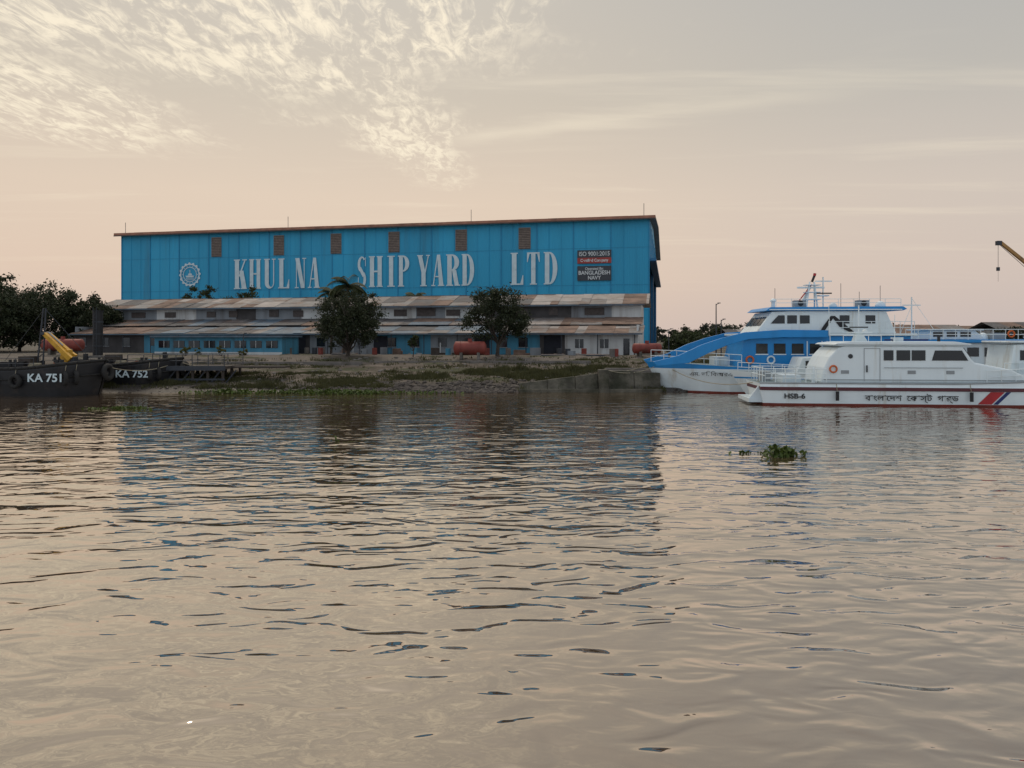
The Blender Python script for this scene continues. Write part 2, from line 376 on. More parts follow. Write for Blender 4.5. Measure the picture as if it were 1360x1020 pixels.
def grass(name,n,xr,tr,h,mat='grass_blades',thr=0.0):
    V=[];c=0
    while c<n:
        x=random.uniform(*xr); t=random.uniform(*tr); y=shore(x)+t
        if noise.noise(Vector((x*0.18,y*0.35,9)))<thr:
            if random.random()<0.95: continue
        z=gz(x,y); c+=1; hs=0.5+1.2*abs(noise.noise(Vector((x*0.6,y*0.6,2))))*2
        for k in range(5):
            a=random.uniform(0,6.28); hh=h*hs*random.uniform(0.5,1.3); ox=random.gauss(0,0.12); oy=random.gauss(0,0.12); w_=0.035
            V.append([(x+ox-w_,y+oy,z-.03),(x+ox+w_,y+oy,z-.03),(x+ox+math.cos(a)*hh*.5,y+oy+math.sin(a)*hh*.5,z+hh)])
    V=np.array(V).reshape(-1,3); F=np.arange(len(V)).reshape(-1,3)
    return np_obj(name,V,F,mat)
grass('grass',5200,(-36,-10),(1.0,8),0.24,thr=0.04)
grass('grass',1300,(-12,-2),(4,9),0.22,thr=0.08)
grass('grass',3800,(-4,17),(3,12),0.32,thr=0.0)
grass('grass',1200,(-34,14),(11,19),0.2,thr=0.12)
grass('grass',2500,(14,60),(0.5,14),0.35,thr=-0.1)
grass('grass',600,(0.5,12.5),(-.2,1.1),0.34,thr=0.1)

# ------------------------------------------------------------------ foliage
def crown(clumps,per,ls):
    V=[]
    for (c,r) in clumps:
        n=int(per*random.uniform(0.7,1.3))
        u=rng.normal(size=(n,3)); u/=np.linalg.norm(u,axis=1)[:,None]
        rad=r*np.abs(rng.normal(0.75,0.38,size=(n,1)))
        p=np.array(c)+u*rad*np.array([1,1,0.75])
        a=rng.normal(size=(n,3)); a/=np.linalg.norm(a,axis=1)[:,None]
        b_=np.cross(a,rng.normal(size=(n,3))); b_/=np.linalg.norm(b_,axis=1)[:,None]
        s=ls*rng.uniform(0.6,1.3,size=(n,1))
        V.append(np.stack([p-a*s,p+b_*s*0.55,p+a*s,p-b_*s*0.55],axis=1))
    V=np.concatenate(V).reshape(-1,3); return V,np.arange(len(V)).reshape(-1,4)
def tree(name,x,y,z,h,wd,trunk=0.3,n=70,per=110,ls=0.16,mat='leaf',low=0.22,seed=0):
    random.seed(seed+100)
    e=empty(name,(x,y,z)); mb=MB()
    th=h*low; mb.tube((0,0,-0.3),(0.1,0,th),trunk*0.5,'bark',trunk*0.36,n=10)
    cz=(h+th)/2; rz=(h-th)/2*1.0
    cl=[]
    nl=8
    for i in range(nl):
        a=6.28*i/nl+random.uniform(-.3,.3); k=random.uniform(0.45,0.8)
        p0=Vector((0.1,0,th*random.uniform(0.75,1.0))); p2=Vector((math.cos(a)*wd/2*k,math.sin(a)*wd/2*k,cz+rz*random.uniform(-0.4,0.6)))
        p1=p0.lerp(p2,0.5)+Vector((0,0,-0.1*h*random.random()))
        mb.tube(p0,p1,trunk*0.24,'bark',trunk*0.15,n=6); mb.tube(p1,p2,trunk*0.15,'bark',trunk*0.05,n=6)
        for q in range(2):
            p3=p2+Vector((random.uniform(-1,1),random.uniform(-1,1),random.uniform(0.1,1)))*wd*0.13
            mb.tube(p1.lerp(p2,0.6),p3,trunk*0.08,'bark',trunk*0.03,n=5)
    for i in range(n):
        while True:
            u=Vector((random.uniform(-1,1),random.uniform(-1,1),random.uniform(-1,1)))
            if 0.15<u.length<1 : break
        lump=1+0.28*noise.noise(u.normalized()*1.7+Vector((seed*3.1,0,0)))*1.5
        c=(u.x*wd/2*0.88*lump,u.y*wd/2*0.88*lump,cz+u.z*rz*0.9*lump)
        cl.append((c,wd*random.uniform(0.05,0.11)))
    mb.obj('trunk_and_limbs',e)
    V,F=crown(cl,per,ls); np_obj('crown_foliage',V,F,mat,e)
    return e
tree('tree',-17.9,80.5,gz(-17.9,80.5),7.2,8.6,0.5,150,110,0.13,'leaf_dark',0.08,seed=1)
tree('tree',-1.6,80,gz(-1.6,80),7.6,7.8,0.5,120,105,0.13,'leaf_dark',0.18,seed=2)
tree('small_tree',-10.6,79,gz(-10.6,79),2.6,1.6,0.14,22,70,0.09,'leaf',0.3,seed=3)
for i,(x,y,h,wd) in enumerate([(-65,104,10.0,11),(-72,108,10.8,12),(-79,112,11.5,12),(-60,106,8.6,9),(-84,108,11,13),(-69,98,7.5,9),(-76,101,8.5,11)]):
    tree('tree',x,y,2.4,h,wd,0.6,120,90,0.2,'leaf_dark',0.06,seed=10+i)
tree('tree',-54,128,2.4,11.2,6.5,0.4,60,80,0.2,'leaf',0.3,seed=21)
tree('tree',-46,128,2.4,10.6,8,0.4,60,80,0.2,'leaf',0.3,seed=22)
for i,(x,y,h,wd) in enumerate([(19.5,88,2.6,4),(23,92,2.8,4),(28,120,3.6,6),(31.5,135,4.2,7),(37,140,4.2,7)]):
    tree('tree',x,y,2.2,h,wd,0.3,40,70,0.16,'leaf',0.12,seed=30+i)
for i,(x,y,h,wd) in enumerate([(-36.5,82.5,1.4,1.3),(-35,82.5,1.2,1.2),(-32.5,82.5,1.5,1.4),(-30,82.5,1.1,1.2)]):
    tree('bush',x,y,2.3,h,wd,0.1,12,60,0.09,'leaf_light',0.1,seed=40+i)
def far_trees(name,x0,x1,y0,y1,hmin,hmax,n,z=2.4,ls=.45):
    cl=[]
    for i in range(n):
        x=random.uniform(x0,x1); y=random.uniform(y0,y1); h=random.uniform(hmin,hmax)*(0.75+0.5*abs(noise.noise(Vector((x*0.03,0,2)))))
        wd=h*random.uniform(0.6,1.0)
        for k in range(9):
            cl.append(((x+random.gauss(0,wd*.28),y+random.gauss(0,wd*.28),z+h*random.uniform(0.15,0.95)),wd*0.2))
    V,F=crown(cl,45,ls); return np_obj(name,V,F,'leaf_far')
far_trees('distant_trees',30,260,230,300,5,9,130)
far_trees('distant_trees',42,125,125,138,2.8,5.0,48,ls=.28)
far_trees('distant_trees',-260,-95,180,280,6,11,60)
def palm(name,x,y,z,h,fl=2.6,nf=20,seed=0,lean=0.5):
    random.seed(seed+500); e=empty(name,(x,y,z)); mb=MB()
    pts=[Vector((lean*(t/6)**2,0,h*t/6)) for t in range(7)]
    for a,b_ in zip(pts[:-1],pts[1:]): mb.tube(a,b_,0.17,'bark',0.15,n=8)
    mb.obj('trunk',e); top=pts[-1]; V=[]
    for i in range(nf):
        az=6.28*i/nf+random.uniform(-.2,.2); el=random.uniform(-0.3,1.3); L_=fl*random.uniform(0.8,1.1)
        d=Vector((math.cos(az),math.sin(az),0)); side=Vector((-math.sin(az),math.cos(az),0)); P=[];p=Vector(top)
        for k in range(9):
            P.append(p.copy()); ang=el-k*0.24; p=p+(d*math.cos(ang)+Vector((0,0,math.sin(ang))))*L_/8
        for k in range(8):
            for q in range(4):
                c=P[k].lerp(P[k+1],q/4); l=0.75*math.sin(math.pi*(k+q/4+0.8)/9.5)
                for s in (-1,1):
                    tip=c+side*s*l*0.8+d*l*0.3+Vector((0,0,-l*0.55)); wv=d*0.05
                    V.append([c-wv,c+wv,tip+wv*.3,tip-wv*.3])
    V=np.array([[tuple(p) for p in q] for q in V]).reshape(-1,3)
    np_obj('fronds',V,np.arange(len(V)).reshape(-1,4),'leaf',e)
palm('palm_tree',-20.0,88,2.4,8.2,3.0,28,1)
palm('palm_tree',-22.0,90,2.4,7.2,2.6,24,2)
palm('palm_tree',-16.8,125,2.4,8.9,2.8,20,3)
palm('palm_tree',-18.5,127,2.4,8.3,2.5,18,4)
palm('palm_tree',62,150,2.4,5.2,2.4,16,5)

# ------------------------------------------------------------------ shipyard hall
H=empty('shipyard_hall',(-86.5,164,2.3),math.atan2(-24,112.5))
LN=115.0; DP=77.0; EH=24.7; RH=28.2; OP=17.2
mb=MB(); nb=16; bw=LN/nb
for i in range(nb):
    mb.box(i*bw,(i+1)*bw,0,0.3,0,EH,'hall_blue' if (i*7)%3 else 'hall_blue_b')
mb.box(0,0.3,0.3,DP,0,EH,'hall_blue'); mb.box(0.3,LN-0.3,DP-0.3,DP,0,EH,'hall_blue')
mb.obj('walls',H)
mb=MB()
for i in range(nb+1): mb.box(i*bw-0.11,i*bw+0.11,-0.10,-0.003,0,EH-0.1,'hall_rib')
for i in range(nb*3):
    if i%3: mb.box(i*bw/3-0.04,i*bw/3+0.04,-0.06,-0.003,0,EH-0.1,'hall_blue_b')
for zz_ in (7.4,12.2,19.3): mb.box(0,LN,-0.05,-0.002,zz_,zz_+0.08,'hall_rib')
mb.obj('wall_ribs',H)
mb=MB()
gp=[(0.3,OP),(DP,OP),(DP,EH),(DP/2,RH),(0.3,EH)]
n=len(gp); vs=[(LN-0.3,y,z) for y,z in gp]+[(LN,y,z) for y,z in gp]
mb.add(vs,[tuple(range(n)),tuple(range(2*n-1,n-1,-1))]+[(i,i+n,(i+1)%n+n,(i+1)%n) for i in range(n)],'hall_blue')
mb.add([(-0.02,y,z) for y,z in [(0,EH),(DP,EH),(DP/2,RH)]],[(0,1,2)],'hall_blue')
for y0,y1 in ((0.3,3.5),(36,38.5),(DP-4,DP)): mb.box(LN-0.6,LN-0.02,y0,y1,0,OP,'hall_blue_b' if y0<1 else 'hall_dark_blue')
for yy in np.linspace(6,DP-5,9): mb.box(LN,LN+0.12,yy,yy+0.25,OP,EH,'hall_rib')
mb.box(LN+0.0,LN+1.3,0.0,DP,OP-0.5,OP-0.02,'hall_dark_blue')
mb.obj('gable_end',H)
mb=MB()
for (ya,za,yb,zb) in ((-1.0,EH-0.05,DP/2,RH+0.1),(DP+1.0,EH-0.05,DP/2,RH+0.1)):
    v=[(-1.1,ya,za),(LN+1.2,ya,za),(LN+1.2,yb,zb),(-1.1,yb,zb)]
    v+= [(x,y,z+0.35) for x,y,z in v]
    mb.add(v,[(0,3,2,1),(4,5,6,7),(0,1,5,4),(1,2,6,5),(2,3,7,6),(3,0,4,7)],'roof_sheet')
for i in range(23):
    mb.box(-1.1+i*5.1,-1.1+(i+1)*5.1,-1.18,-1.003,EH-0.10,EH+0.44+0.02*(i%2),'roof_rust')
mb.box(-1.1,LN+1.1,-1.26,-1.19,EH-0.28,EH-0.05,'louvre_dark')
mb.obj('roof',H)
mb=MB()
for s in (23.5,38.2,51.2,63.9,78.1,91.0):
    mb.box(s-1.2,s+1.2,-0.14,-0.103,19.5,23.7,'louvre')
    for k in range(12): mb.box(s-1.1,s+1.1,-0.2,-0.143,19.6+k*0.34,19.72+k*0.34,'louvre_dark')
mb.obj('louvre_windows',H)
mb=MB()
for s in (0.5,40,80,114): mb.tube((s,0.5,EH),(s,0.5,EH+3.0),0.05,'steel_dark')
for s in (12,27,60,97): mb.tube((s,30,RH-1),(s,30,RH+2.0),0.06,'steel_dark')
mb.obj('lightning_rods',H)
mb=MB()
mb.box(LN-1.2,LN-0.8,5,DP-5,0.1,OP,'interior_dark')  # near-black sheet painted as the shade inside the open hall end
for k in range(1,8): mb.box(0.4+k*14,0.8+k*14,1,DP-1,OP+1,OP+1.5,'steel_dark')
mb.obj('interior_shade_and_beams',H)
class GL:
    def __init__(s): s.mb=MB(); s.k=0
    def place(s,x0,x1,z0,z1): s.a=(x0,x1,z0,z1)
    def P(s,x,z):
        x0,x1,z0,z1=s.a; return (x0+x*(x1-x0),-0.16-0.008*(s.k%9),z0+z*(z1-z0))
    def para(s,a,b,c,d,zt=1,zb=0):
        s.k+=1; s.mb.add([s.P(c,zb),s.P(d,zb),s.P(b,zt),s.P(a,zt)],[(0,1,2,3)],'letter_white')
    def rect(s,a,b,z0,z1): s.para(a,b,a,b,z1,z0)
    def ring(s,cx,cz,rxo,rzo,cxi,rxi,rzi,a0,a1,n=20):
        s.k+=1; vs=[]
        for i in range(n+1):
            t=R(a0+(a1-a0)*i/n); vs+= [s.P(cx+rxo*math.cos(t),cz+rzo*math.sin(t)),s.P(cxi+rxi*math.cos(t),cz+rzi*math.sin(t))]
        s.mb.add(vs,[(2*i,2*i+2,2*i+3,2*i+1) for i in range(n)],'letter_white')
    def serif(s,a,b,top): s.rect(a,b,0.965,1) if top else s.rect(a,b,0,0.035)
    def glyph(s,c):
        if c=='K': s.rect(.08,.40,0,1);s.serif(0,.48,1);s.serif(0,.48,0);s.para(.80,.9,.36,.46,.97,.42);s.para(.42,.74,.62,.98,.62,0);s.serif(.55,1,0);s.serif(.66,1,1)
        if c=='H': s.rect(.07,.37,0,1);s.rect(.63,.93,0,1);s.rect(.37,.63,.48,.53);[s.serif(a,b,t) for a,b in((0,.44),(.56,1)) for t in(0,1)]
        if c=='U': s.rect(.08,.42,.2,1);s.rect(.80,.88,.2,1);s.ring(.48,.2,.40,.2,.61,.19,.14,180,360);s.serif(0,.5,1);s.serif(.68,1,1)
        if c=='L': s.rect(.1,.46,0,1);s.serif(0,.56,1);s.rect(0,.98,0,.04);s.para(.93,.98,.75,.98,.3,.04)
        if c=='N': s.rect(.12,.19,0,1);s.rect(.80,.87,0,1);s.para(.05,.42,.55,.87,1,0);s.serif(0,.33,0);s.serif(.66,1,1)
        if c=='A': s.para(.44,.53,.10,.18,1,0);s.para(.44,.68,.60,.94,1,0);s.rect(.25,.62,.28,.32);s.serif(0,.3,0);s.serif(.5,1,0)
        if c=='S': s.ring(.5,.735,.43,.265,.54,.2,.215,40,235);s.para(.07,.42,.58,.93,.66,.34);s.ring(.5,.265,.43,.265,.46,.2,.215,-140,55);s.rect(.84,.9,.68,.97);s.rect(.1,.16,.03,.32)
        if c=='I': s.rect(.25,.75,0,1);s.serif(.05,.95,0);s.serif(.05,.95,1)
        if c in'PR': s.rect(.08,.40,0,1);s.serif(0,.5,0);s.serif(0,.4,1);s.ring(.4,.74,.53,.26,.4,.2,.215,-90,90)
        if c=='R': s.para(.42,.72,.62,.92,.5,.0);s.serif(.6,1,0)
        if c=='D': s.rect(.08,.40,0,1);s.serif(0,.4,0);s.serif(0,.4,1);s.ring(.4,.5,.56,.5,.4,.24,.455,-90,90)
        if c=='T': s.rect(.33,.67,0,.96);s.rect(.0,1,.955,1);s.para(.0,.2,.0,.05,.955,.7);s.para(.8,1,.95,1,.955,.7);s.serif(.22,.78,0)
        if c=='Y': s.rect(.34,.66,0,.45);s.para(.04,.36,.34,.66,1,.42);s.para(.84,.92,.56,.66,1,.42);s.serif(0,.45,1);s.serif(.7,1,1);s.serif(.24,.76,0)
gl_=GL()
for c,a,b_ in [('K',27.7,30.8),('H',31.3,34.1),('U',34.8,37.5),('L',38.1,40.7),('N',41.9,44.5),('A',44.9,47.6),
             ('S',55.9,58.0),('H',58.5,61.5),('I',62.4,64.2),('P',64.8,67.4),('Y',68.9,71.6),('A',71.9,74.6),('R',75.0,77.9),('D',78.2,80.9),
             ('L',88.2,90.8),('T',91.5,94.0),('D',94.8,97.6)]:
    gl_.place(a,b_,12.5,18.8); gl_.glyph(c)
gl_.mb.obj('painted_letters',H)
mb=MB(); cx0,cz0=17.1,15.8
def ring(mb,cx,cz,ro,ri,y,mat,n=48,teeth=0):
    vs=[]
    for i in range(n+1):
        t=2*math.pi*i/n; k=ro*(1.12 if teeth and (i//2)%2==0 else 1.0); vs+=[(cx+k*math.cos(t),y,cz+k*math.sin(t)),(cx+ri*math.cos(t),y,cz+ri*math.sin(t))]
    mb.add(vs,[(2*i,2*i+1,2*i+3,2*i+2) for i in range(n)],mat)
ring(mb,cx0,cz0,2.35,2.1,-0.16,'letter_white',64,1); ring(mb,cx0,cz0,1.65,1.5,-0.16,'letter_white')
for k in range(16):
    t=k*math.pi/8; mb.box(cx0+1.87*math.cos(t)-.09,cx0+1.87*math.cos(t)+.09,-.17,-.15,cz0+1.87*math.sin(t)-.09,cz0+1.87*math.sin(t)+.09,'letter_white')
mb.prism([(cx0-1.1,cz0-.25),(cx0-.8,cz0-.6),(cx0+.8,cz0-.6),(cx0+1.1,cz0-.25)],-.17,-.15,'letter_white')
mb.prism([(cx0-.5,cz0-.2),(cx0+.6,cz0-.2),(cx0+.4,cz0+.25),(cx0-.3,cz0+.25)],-.17,-.15,'letter_white')
mb.box(cx0-.07,cx0+.07,-.17,-.15,cz0+.28,cz0+1.0,'letter_white')
for k in range(3): mb.box(cx0-1,cx0+1,-.17,-.15,cz0-.8-.2*k,cz0-.72-.2*k,'letter_white')
mb.obj('painted_emblem',H)
mb=MB(); mb.box(101.4,107.9,-.35,-.12,17.5,18.95,'sign_black'); mb.box(101.4,107.9,-.35,-.12,16.4,17.49,'sign_red')
mb.box(101.4,107.9,-.35,-.12,13.1,15.9,'sign_black'); mb.obj('sign_boards',H)
text('sign_text_iso','ISO 9001:2015',(104.65,-.37,17.85),1.15,'sign_text',H,0.86,align='CENTER',off=.01)
text('sign_text_cert','Certified Company',(104.65,-.37,16.72),0.78,'sign_text',H,0.88,align='CENTER',off=.02)
text('sign_text_op','Operated By:',(104.65,-.37,15.15),0.72,'sign_text',H,0.9,align='CENTER',off=.01)
text('sign_text_bd','BANGLADESH',(104.65,-.37,14.25),1.05,'sign_text',H,0.92,align='CENTER',off=.02)
text('sign_text_navy','NAVY',(104.65,-.37,13.3),1.0,'sign_text',H,0.95,align='CENTER',off=.02)

# ------------------------------------------------------------------ workshop sheds
random.seed(11)
S=empty('workshop_shed',(-59.8,100.9,2.45),math.atan2(-24,112.5)); SL=76.0
mb=MB()
def roofpanels(mb,x0,x1,y0,z0,y1,z1,pick,w_=2.2,jit=0.04,th=0.06):
    x=x0
    while x<x1-0.01:
        xe=min(x1,x+w_*random.uniform(0.4,1.6)); dz_=random.uniform(-jit,jit); e=random.uniform(-0.15,0.15)
        ym=y0+(y1-y0)*random.uniform(.3,.7); zm=z0+(z1-z0)*(ym-y0)/(y1-y0)
        for (ya,za,yb,zb,mt,up) in ((y0+e,z0,ym,zm,pick(x),0),(ym-.15,zm-.15*(z1-z0)/(y1-y0),y1,z1,pick(x),.03)):
            v=[(x,ya,za+dz_+up),(xe,ya,za+dz_+up),(xe,yb,zb+dz_+up),(x,yb,zb+dz_+up)]; v+=[(a,b_,c+th) for a,b_,c in v]
            mb.add(v,[(0,3,2,1),(4,5,6,7),(0,1,5,4),(1,2,6,5),(2,3,7,6),(3,0,4,7)],mt)
        x=xe
def pl(x):
    if x<12: return random.choice(['zinc_rust','zinc_dark','zinc_rust'])
    if x<30: return random.choice(['zinc_dark','zinc_dark','zinc_blue','zinc','zinc_blue'])
    if x<50: return random.choice(['zinc_dark','zinc','zinc_rust','zinc_dark','zinc_blue'])
    if x<60: return random.choice(['zinc_blue','zinc','zinc_blue','zinc_light'])
    return random.choice(['zinc_rust','zinc_rust','zinc','zinc_light'])
def pu(x): return random.choice(['zinc_rust','zinc_dark','zinc','zinc','zinc_dark','zinc_light']) if x<60 else random.choice(['zinc','zinc_rust','zinc_light','zinc_light'])
roofpanels(mb,0,SL+.6,-0.9,2.5,4.0,3.4,pl); roofpanels(mb,0,SL+.3,3.8,3.6,8.0,4.5,pl)
roofpanels(mb,-4,SL+1.0,7.2,6.2,12.5,7.7,pu); roofpanels(mb,-4,SL+1.0,18.5,6.2,12.55,7.75,pu)
mb.obj('corrugated_roof',S)
mb=MB()
segs=[(0,11,'wall_dark'),(11,29,'wall_blue'),(29,35,'wall_dark'),(35,44,'wall_grey'),(44,51,'wall_blue'),(51,58,'wall_grey'),(58,64.5,'wall_blue'),(64.5,67.5,'wall_dark'),(67.5,76,'wall_white')]
for a,b_,mt in segs: mb.box(a,b_,0,0.25,0,2.55,mt)
x=-3.5
while x<SL:
    e=min(SL,x+random.uniform(2.5,7)); mb.box(x,e,8.0,8.2,3,6.4,random.choice(['wall_white','wall_white','wall_grey','wall_white','wall_grey','wall_dark'])); x=e
mb.box(-3.5,-3.3,8.2,18,0,6.2,'wall_grey'); mb.box(SL-.2,SL,8.2,18,0,6.2,'wall_white')
mb.box(SL-.2,SL,0.25,8,0,3.5,'wall_white'); mb.box(0,.2,.25,8,0,3.5,'wall_grey'); mb.box(-3.4,SL,17.8,18,0,6.2,'wall_grey')
mb.add([(SL-.1,8.2,6.2),(SL-.1,18,6.2),(SL-.1,12.5,7.7)],[(0,1,2)],'wall_grey')
mb.box(-3.5,SL+.5,7.0,7.15,6.02,6.2,'zinc_blue')
mb.box(0,SL+.5,-1.06,-.93,2.36,2.5,'zinc_blue')
mb.obj('walls',S)
mb=MB()
for a in (1.5,5,8.3,31,36.5,39.5,42,46,49,52.5,55.5,60,62.5):
    mb.box(a-.55,a+.55,-.06,-.004,.9,2.0,'glass_dark')
    mb.box(a-.62,a+.62,-.1,-.004,.8,.89,'wall_grey')
for a in (69.2,72.1):
    mb.box(a-.62,a+.62,-.05,-.004,.7,1.95,'wall_white'); mb.box(a-.5,a+.5,-.08,-.052,.8,1.85,'glass_dark'); mb.box(a-.03,a+.03,-.1,-.082,.8,1.85,'wall_white')
mb.box(74.3,75.0,-.06,-.004,0,1.9,'glass_dark')
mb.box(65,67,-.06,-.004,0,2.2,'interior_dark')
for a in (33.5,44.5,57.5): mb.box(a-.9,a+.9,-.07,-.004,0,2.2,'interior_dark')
for a in np.arange(12,28.5,2.1): mb.box(a,a+1.6,-.06,-.004,.95,1.95,'glass_dark')
a=-1.0
while a<SL-4:
    mb.box(a,a+random.uniform(.8,2.6),7.9,7.996,4.9,random.uniform(5.6,6.0),'louvre_dark'); a+=random.uniform(3.2,7.5)
for a in np.arange(0,SL,4.2): mb.tube((a,-.8,0),(a,-.8,2.5),.06,'steel_dark',n=6)
mb.obj('windows_and_doors',S)
random.seed(3)
Y=empty('yard_clutter',(0,0,0)); mb=MB()
for i in range(60):
    x=random.uniform(-34,13); y=83.0-0.213*(x-14.5)+random.uniform(-3.0,.0)-.5; z=2.35; k=random.random()
    if k<.35: s=random.uniform(.3,.8); mb.box(x-s,x+s,y-.3,y+.3,z,z+random.uniform(.3,1.0),random.choice(['wood_dark','steel_dark','zinc_rust','wall_grey']),None)
    elif k<.6: mb.tube((x,y,z),(x,y,z+.9),.3,random.choice(['tank_red','wall_blue','steel_dark','concrete']),n=12)
    elif k<.8: mb.tube((x-1.5,y,z+.15),(x+1.5,y+.3,z+.15),.14,'zinc_rust',n=8); mb.tube((x-1.5,y-.3,z+.15),(x+1.3,y+.0,z+.15),.12,'steel_dark',n=8)
    else: mb.tube((x,y,z-.2),(x,y,z+1.5),.05,'wall_white' if i%2 else 'steel_dark',n=6)
mb.obj('crates_drums_pipes',Y)
O=empty('blue_office_building',(-43.5,90.0,2.4),math.atan2(-24,112.5))
mb=MB(); mb.box(0,17,0,4,0,2.1,'wall_blue'); mb.box(-.3,17.3,-.5,4.3,2.1,2.3,'zinc_blue')
mb.box(0,17,-.02,-.003,0,.35,'wall_white'); mb.obj('walls',O)
mb=MB()
for k in range(8): mb.box(.6+k*2.05,2.1+k*2.05,-.06,-.004,.85,1.7,'glass_dark'); mb.box(1.32+k*2.05,1.38+k*2.05,-.08,-.062,.85,1.7,'wall_white')
mb.obj('windows',O)
for (x,y,w_,h,rzv) in ((62,150,34,4.0,-0.05),(92,140,30,4.6,-.1),(50,170,16,3.5,0),(56,112,14,3.6,-.05)):
    Wd=empty('warehouse',(x,y,2.3),rzv); mb=MB(); mb.box(0,w_,0,12,0,h-1.0,'wall_grey'); mb.obj('walls',Wd)
    mb=MB()
    n_=int(w_/3)
    for k in range(n_):
        a,c_=k*w_/n_,(k+1)*w_/n_
        mb.add([(a,-.6,h-1.1),(c_,-.6,h-1.1),(c_,6,h+.6),(a,6,h+.6)],[(0,1,2,3)],random.choice(['zinc','zinc_light','zinc_rust','zinc_dark']))
        mb.add([(a,12.6,h-1.1),(c_,12.6,h-1.1),(c_,6,h+.6),(a,6,h+.6)],[(3,2,1,0)],'zinc')
    mb.obj('roof',Wd)
    mb=MB()
    for k in range(int(w_/4)): mb.box(1+k*4,2.6+k*4,-.05,-.004,1,2,'glass_dark')
    mb.obj('windows',Wd)

# ------------------------------------------------------------------ tanks
def tank(x,y,z,l,r,rz=0):
    e=empty('storage_tank',(x,y,z),rz); mb=MB(); zc=r+.45; n=24
    prof=[(-l/2-.35*r,.02),(-l/2-.28*r,.5*r),(-l/2-.12*r,.85*r),(-l/2,r),(l/2,r),(l/2+.12*r,.85*r),(l/2+.28*r,.5*r),(l/2+.35*r,.02)]
    vs=[(px,pr*math.cos(6.2832*i/n),zc+pr*math.sin(6.2832*i/n)) for px,pr in prof for i in range(n)]
    mb.add(vs,[(j*n+i,j*n+(i+1)%n,(j+1)*n+(i+1)%n,(j+1)*n+i) for j in range(len(prof)-1) for i in range(n)],'tank_red')
    mb.obj('vessel',e,True)
    mb=MB()
    for s in (-.3,.3): mb.box(s*l-.15,s*l+.15,-r*.8,r*.8,0,.75,'concrete')
    mb.tube((0,0,zc+r*.97),(0,0,zc+r+.3),.22,'tank_red',n=12); mb.torus((-l*.33,0,zc),(1,0,0),r,.03,'tank_red',24,5); mb.torus((l*.33,0,zc),(1,0,0),r,.03,'tank_red',24,5)
    mb.obj('saddles_and_manhole',e)
tank(-4.4,77.5,gz(-4.4,77.5),3.0,.72)
tank(14.6,80,2.3,2.9,.55,.2); tank(-51,84,2.5,4.2,.68)

e=empty('steel_column',(-44.8,80,2.3)); mb=MB(); mb.tube((0,0,0),(0,0,5.0),.5,'black',n=20); mb.tube((0,0,5.0),(0,0,5.1),.56,'black',n=20); mb.box(-.8,.8,-.8,.8,-.3,.25,'concrete')
for z in (1.2,2.5,3.8): mb.tube((0,0,z),(0,0,z+.12),.54,'steel_dark',n=20)
for s in (-.18,.18): mb.tube((s,-.6,.3),(s,-.6,5.4),.03,'steel_dark',n=4)
for k in range(12): mb.tube((-.18,-.6,.5+.38*k),(.18,-.6,.5+.38*k),.02,'steel_dark',n=4)
mb.obj('shaft',e)

# ------------------------------------------------------------------ bank walls, jetty
e=empty('concrete_retaining_wall',(0,0,0)); mb=MB()
def wallprism(mb,x0,x1,y,th,b0,b1,t0,t1,mat,bat=.5):
    v=[(x0,y,b0),(x1,y,b1),(x1,y+th,b1),(x0,y+th,b0),(x0,y+bat,t0),(x1,y+bat,t1),(x1,y+th,t1),(x0,y+th,t0)]
    mb.add(v,[(0,3,2,1),(4,5,6,7),(0,1,5,4),(1,2,6,5),(2,3,7,6),(3,0,4,7)],mat)
wallprism(mb,.6,2.9,60.6,.9,-.4,-.4,.70,.98,'concrete_moss')
wallprism(mb,2.93,5.2,60.63,.9,-.4,-.4,1.0,1.27,'concrete_moss')
wallprism(mb,5.23,7.08,60.6,.9,-.4,-.4,1.27,1.52,'concrete_moss')
wallprism(mb,7.92,10.1,60.9,.9,-.4,-.4,1.75,1.70,'concrete_moss')
wallprism(mb,10.13,12.3,60.93,.9,-.4,-.4,1.62,1.55,'concrete_moss')
wallprism(mb,7.1,7.9,60.2,1.3,-.4,-.4,1.85,1.85,'concrete_moss',.2)
mb.box(.6,12.3,60.35,60.58,-.4,.28,'concrete_moss')
mb.obj('slabs',e,bevel=.05)
e=empty('concrete_steps'); mb=MB()
for k in range(6): mb.box(8.2,12.5,62+.55*k,62.6+.55*k-.055,gz(10,62.5)-.3,1.0+.16*k,'concrete')
mb.box(-14,8,75.0,75.4,gz(-3,75)-.3,gz(-3,75)+.22,'concrete'); mb.box(-32,-15,74.0,74.3,1.4,gz(-22,74)+.25,'concrete')
mb.obj('treads_and_kerbs',e,bevel=.03)
e=empty('jetty',(-31.5,63.5,0)); mb=MB()
mb.box(-1.5,6.8,0,4.5,1.75,2.0,'wood_dark'); mb.box(-1.6,6.9,-.12,-.003,1.65,2.05,'steel_dark')
for x in np.arange(-1.2,7,1.3):
    for y in (.2,2.2,4.2): mb.tube((x,y,-1.5),(x,y,1.75),.13,'wood_dark',n=8)
    mb.tube((x,.1,.2),(x+1.2,.1,1.7),.06,'steel_dark',n=6)
mb.box(-1.4,6.8,.05,.15,.8,.95,'steel_dark')
mb.box(6.9,11.5,1.5,3.2,1.8,1.95,'wood_dark')
mb.obj('deck_and_piles',e); mb=MB(); mb.rail([(-1.5,0,2.0),(6.8,0,2.0)],1.0,'steel_dark',1.3,.035); mb.rail([(-1.5,4.4,2.0),(6.8,4.4,2.0)],1.0,'steel_dark',1.3,.035); mb.obj('railing',e)

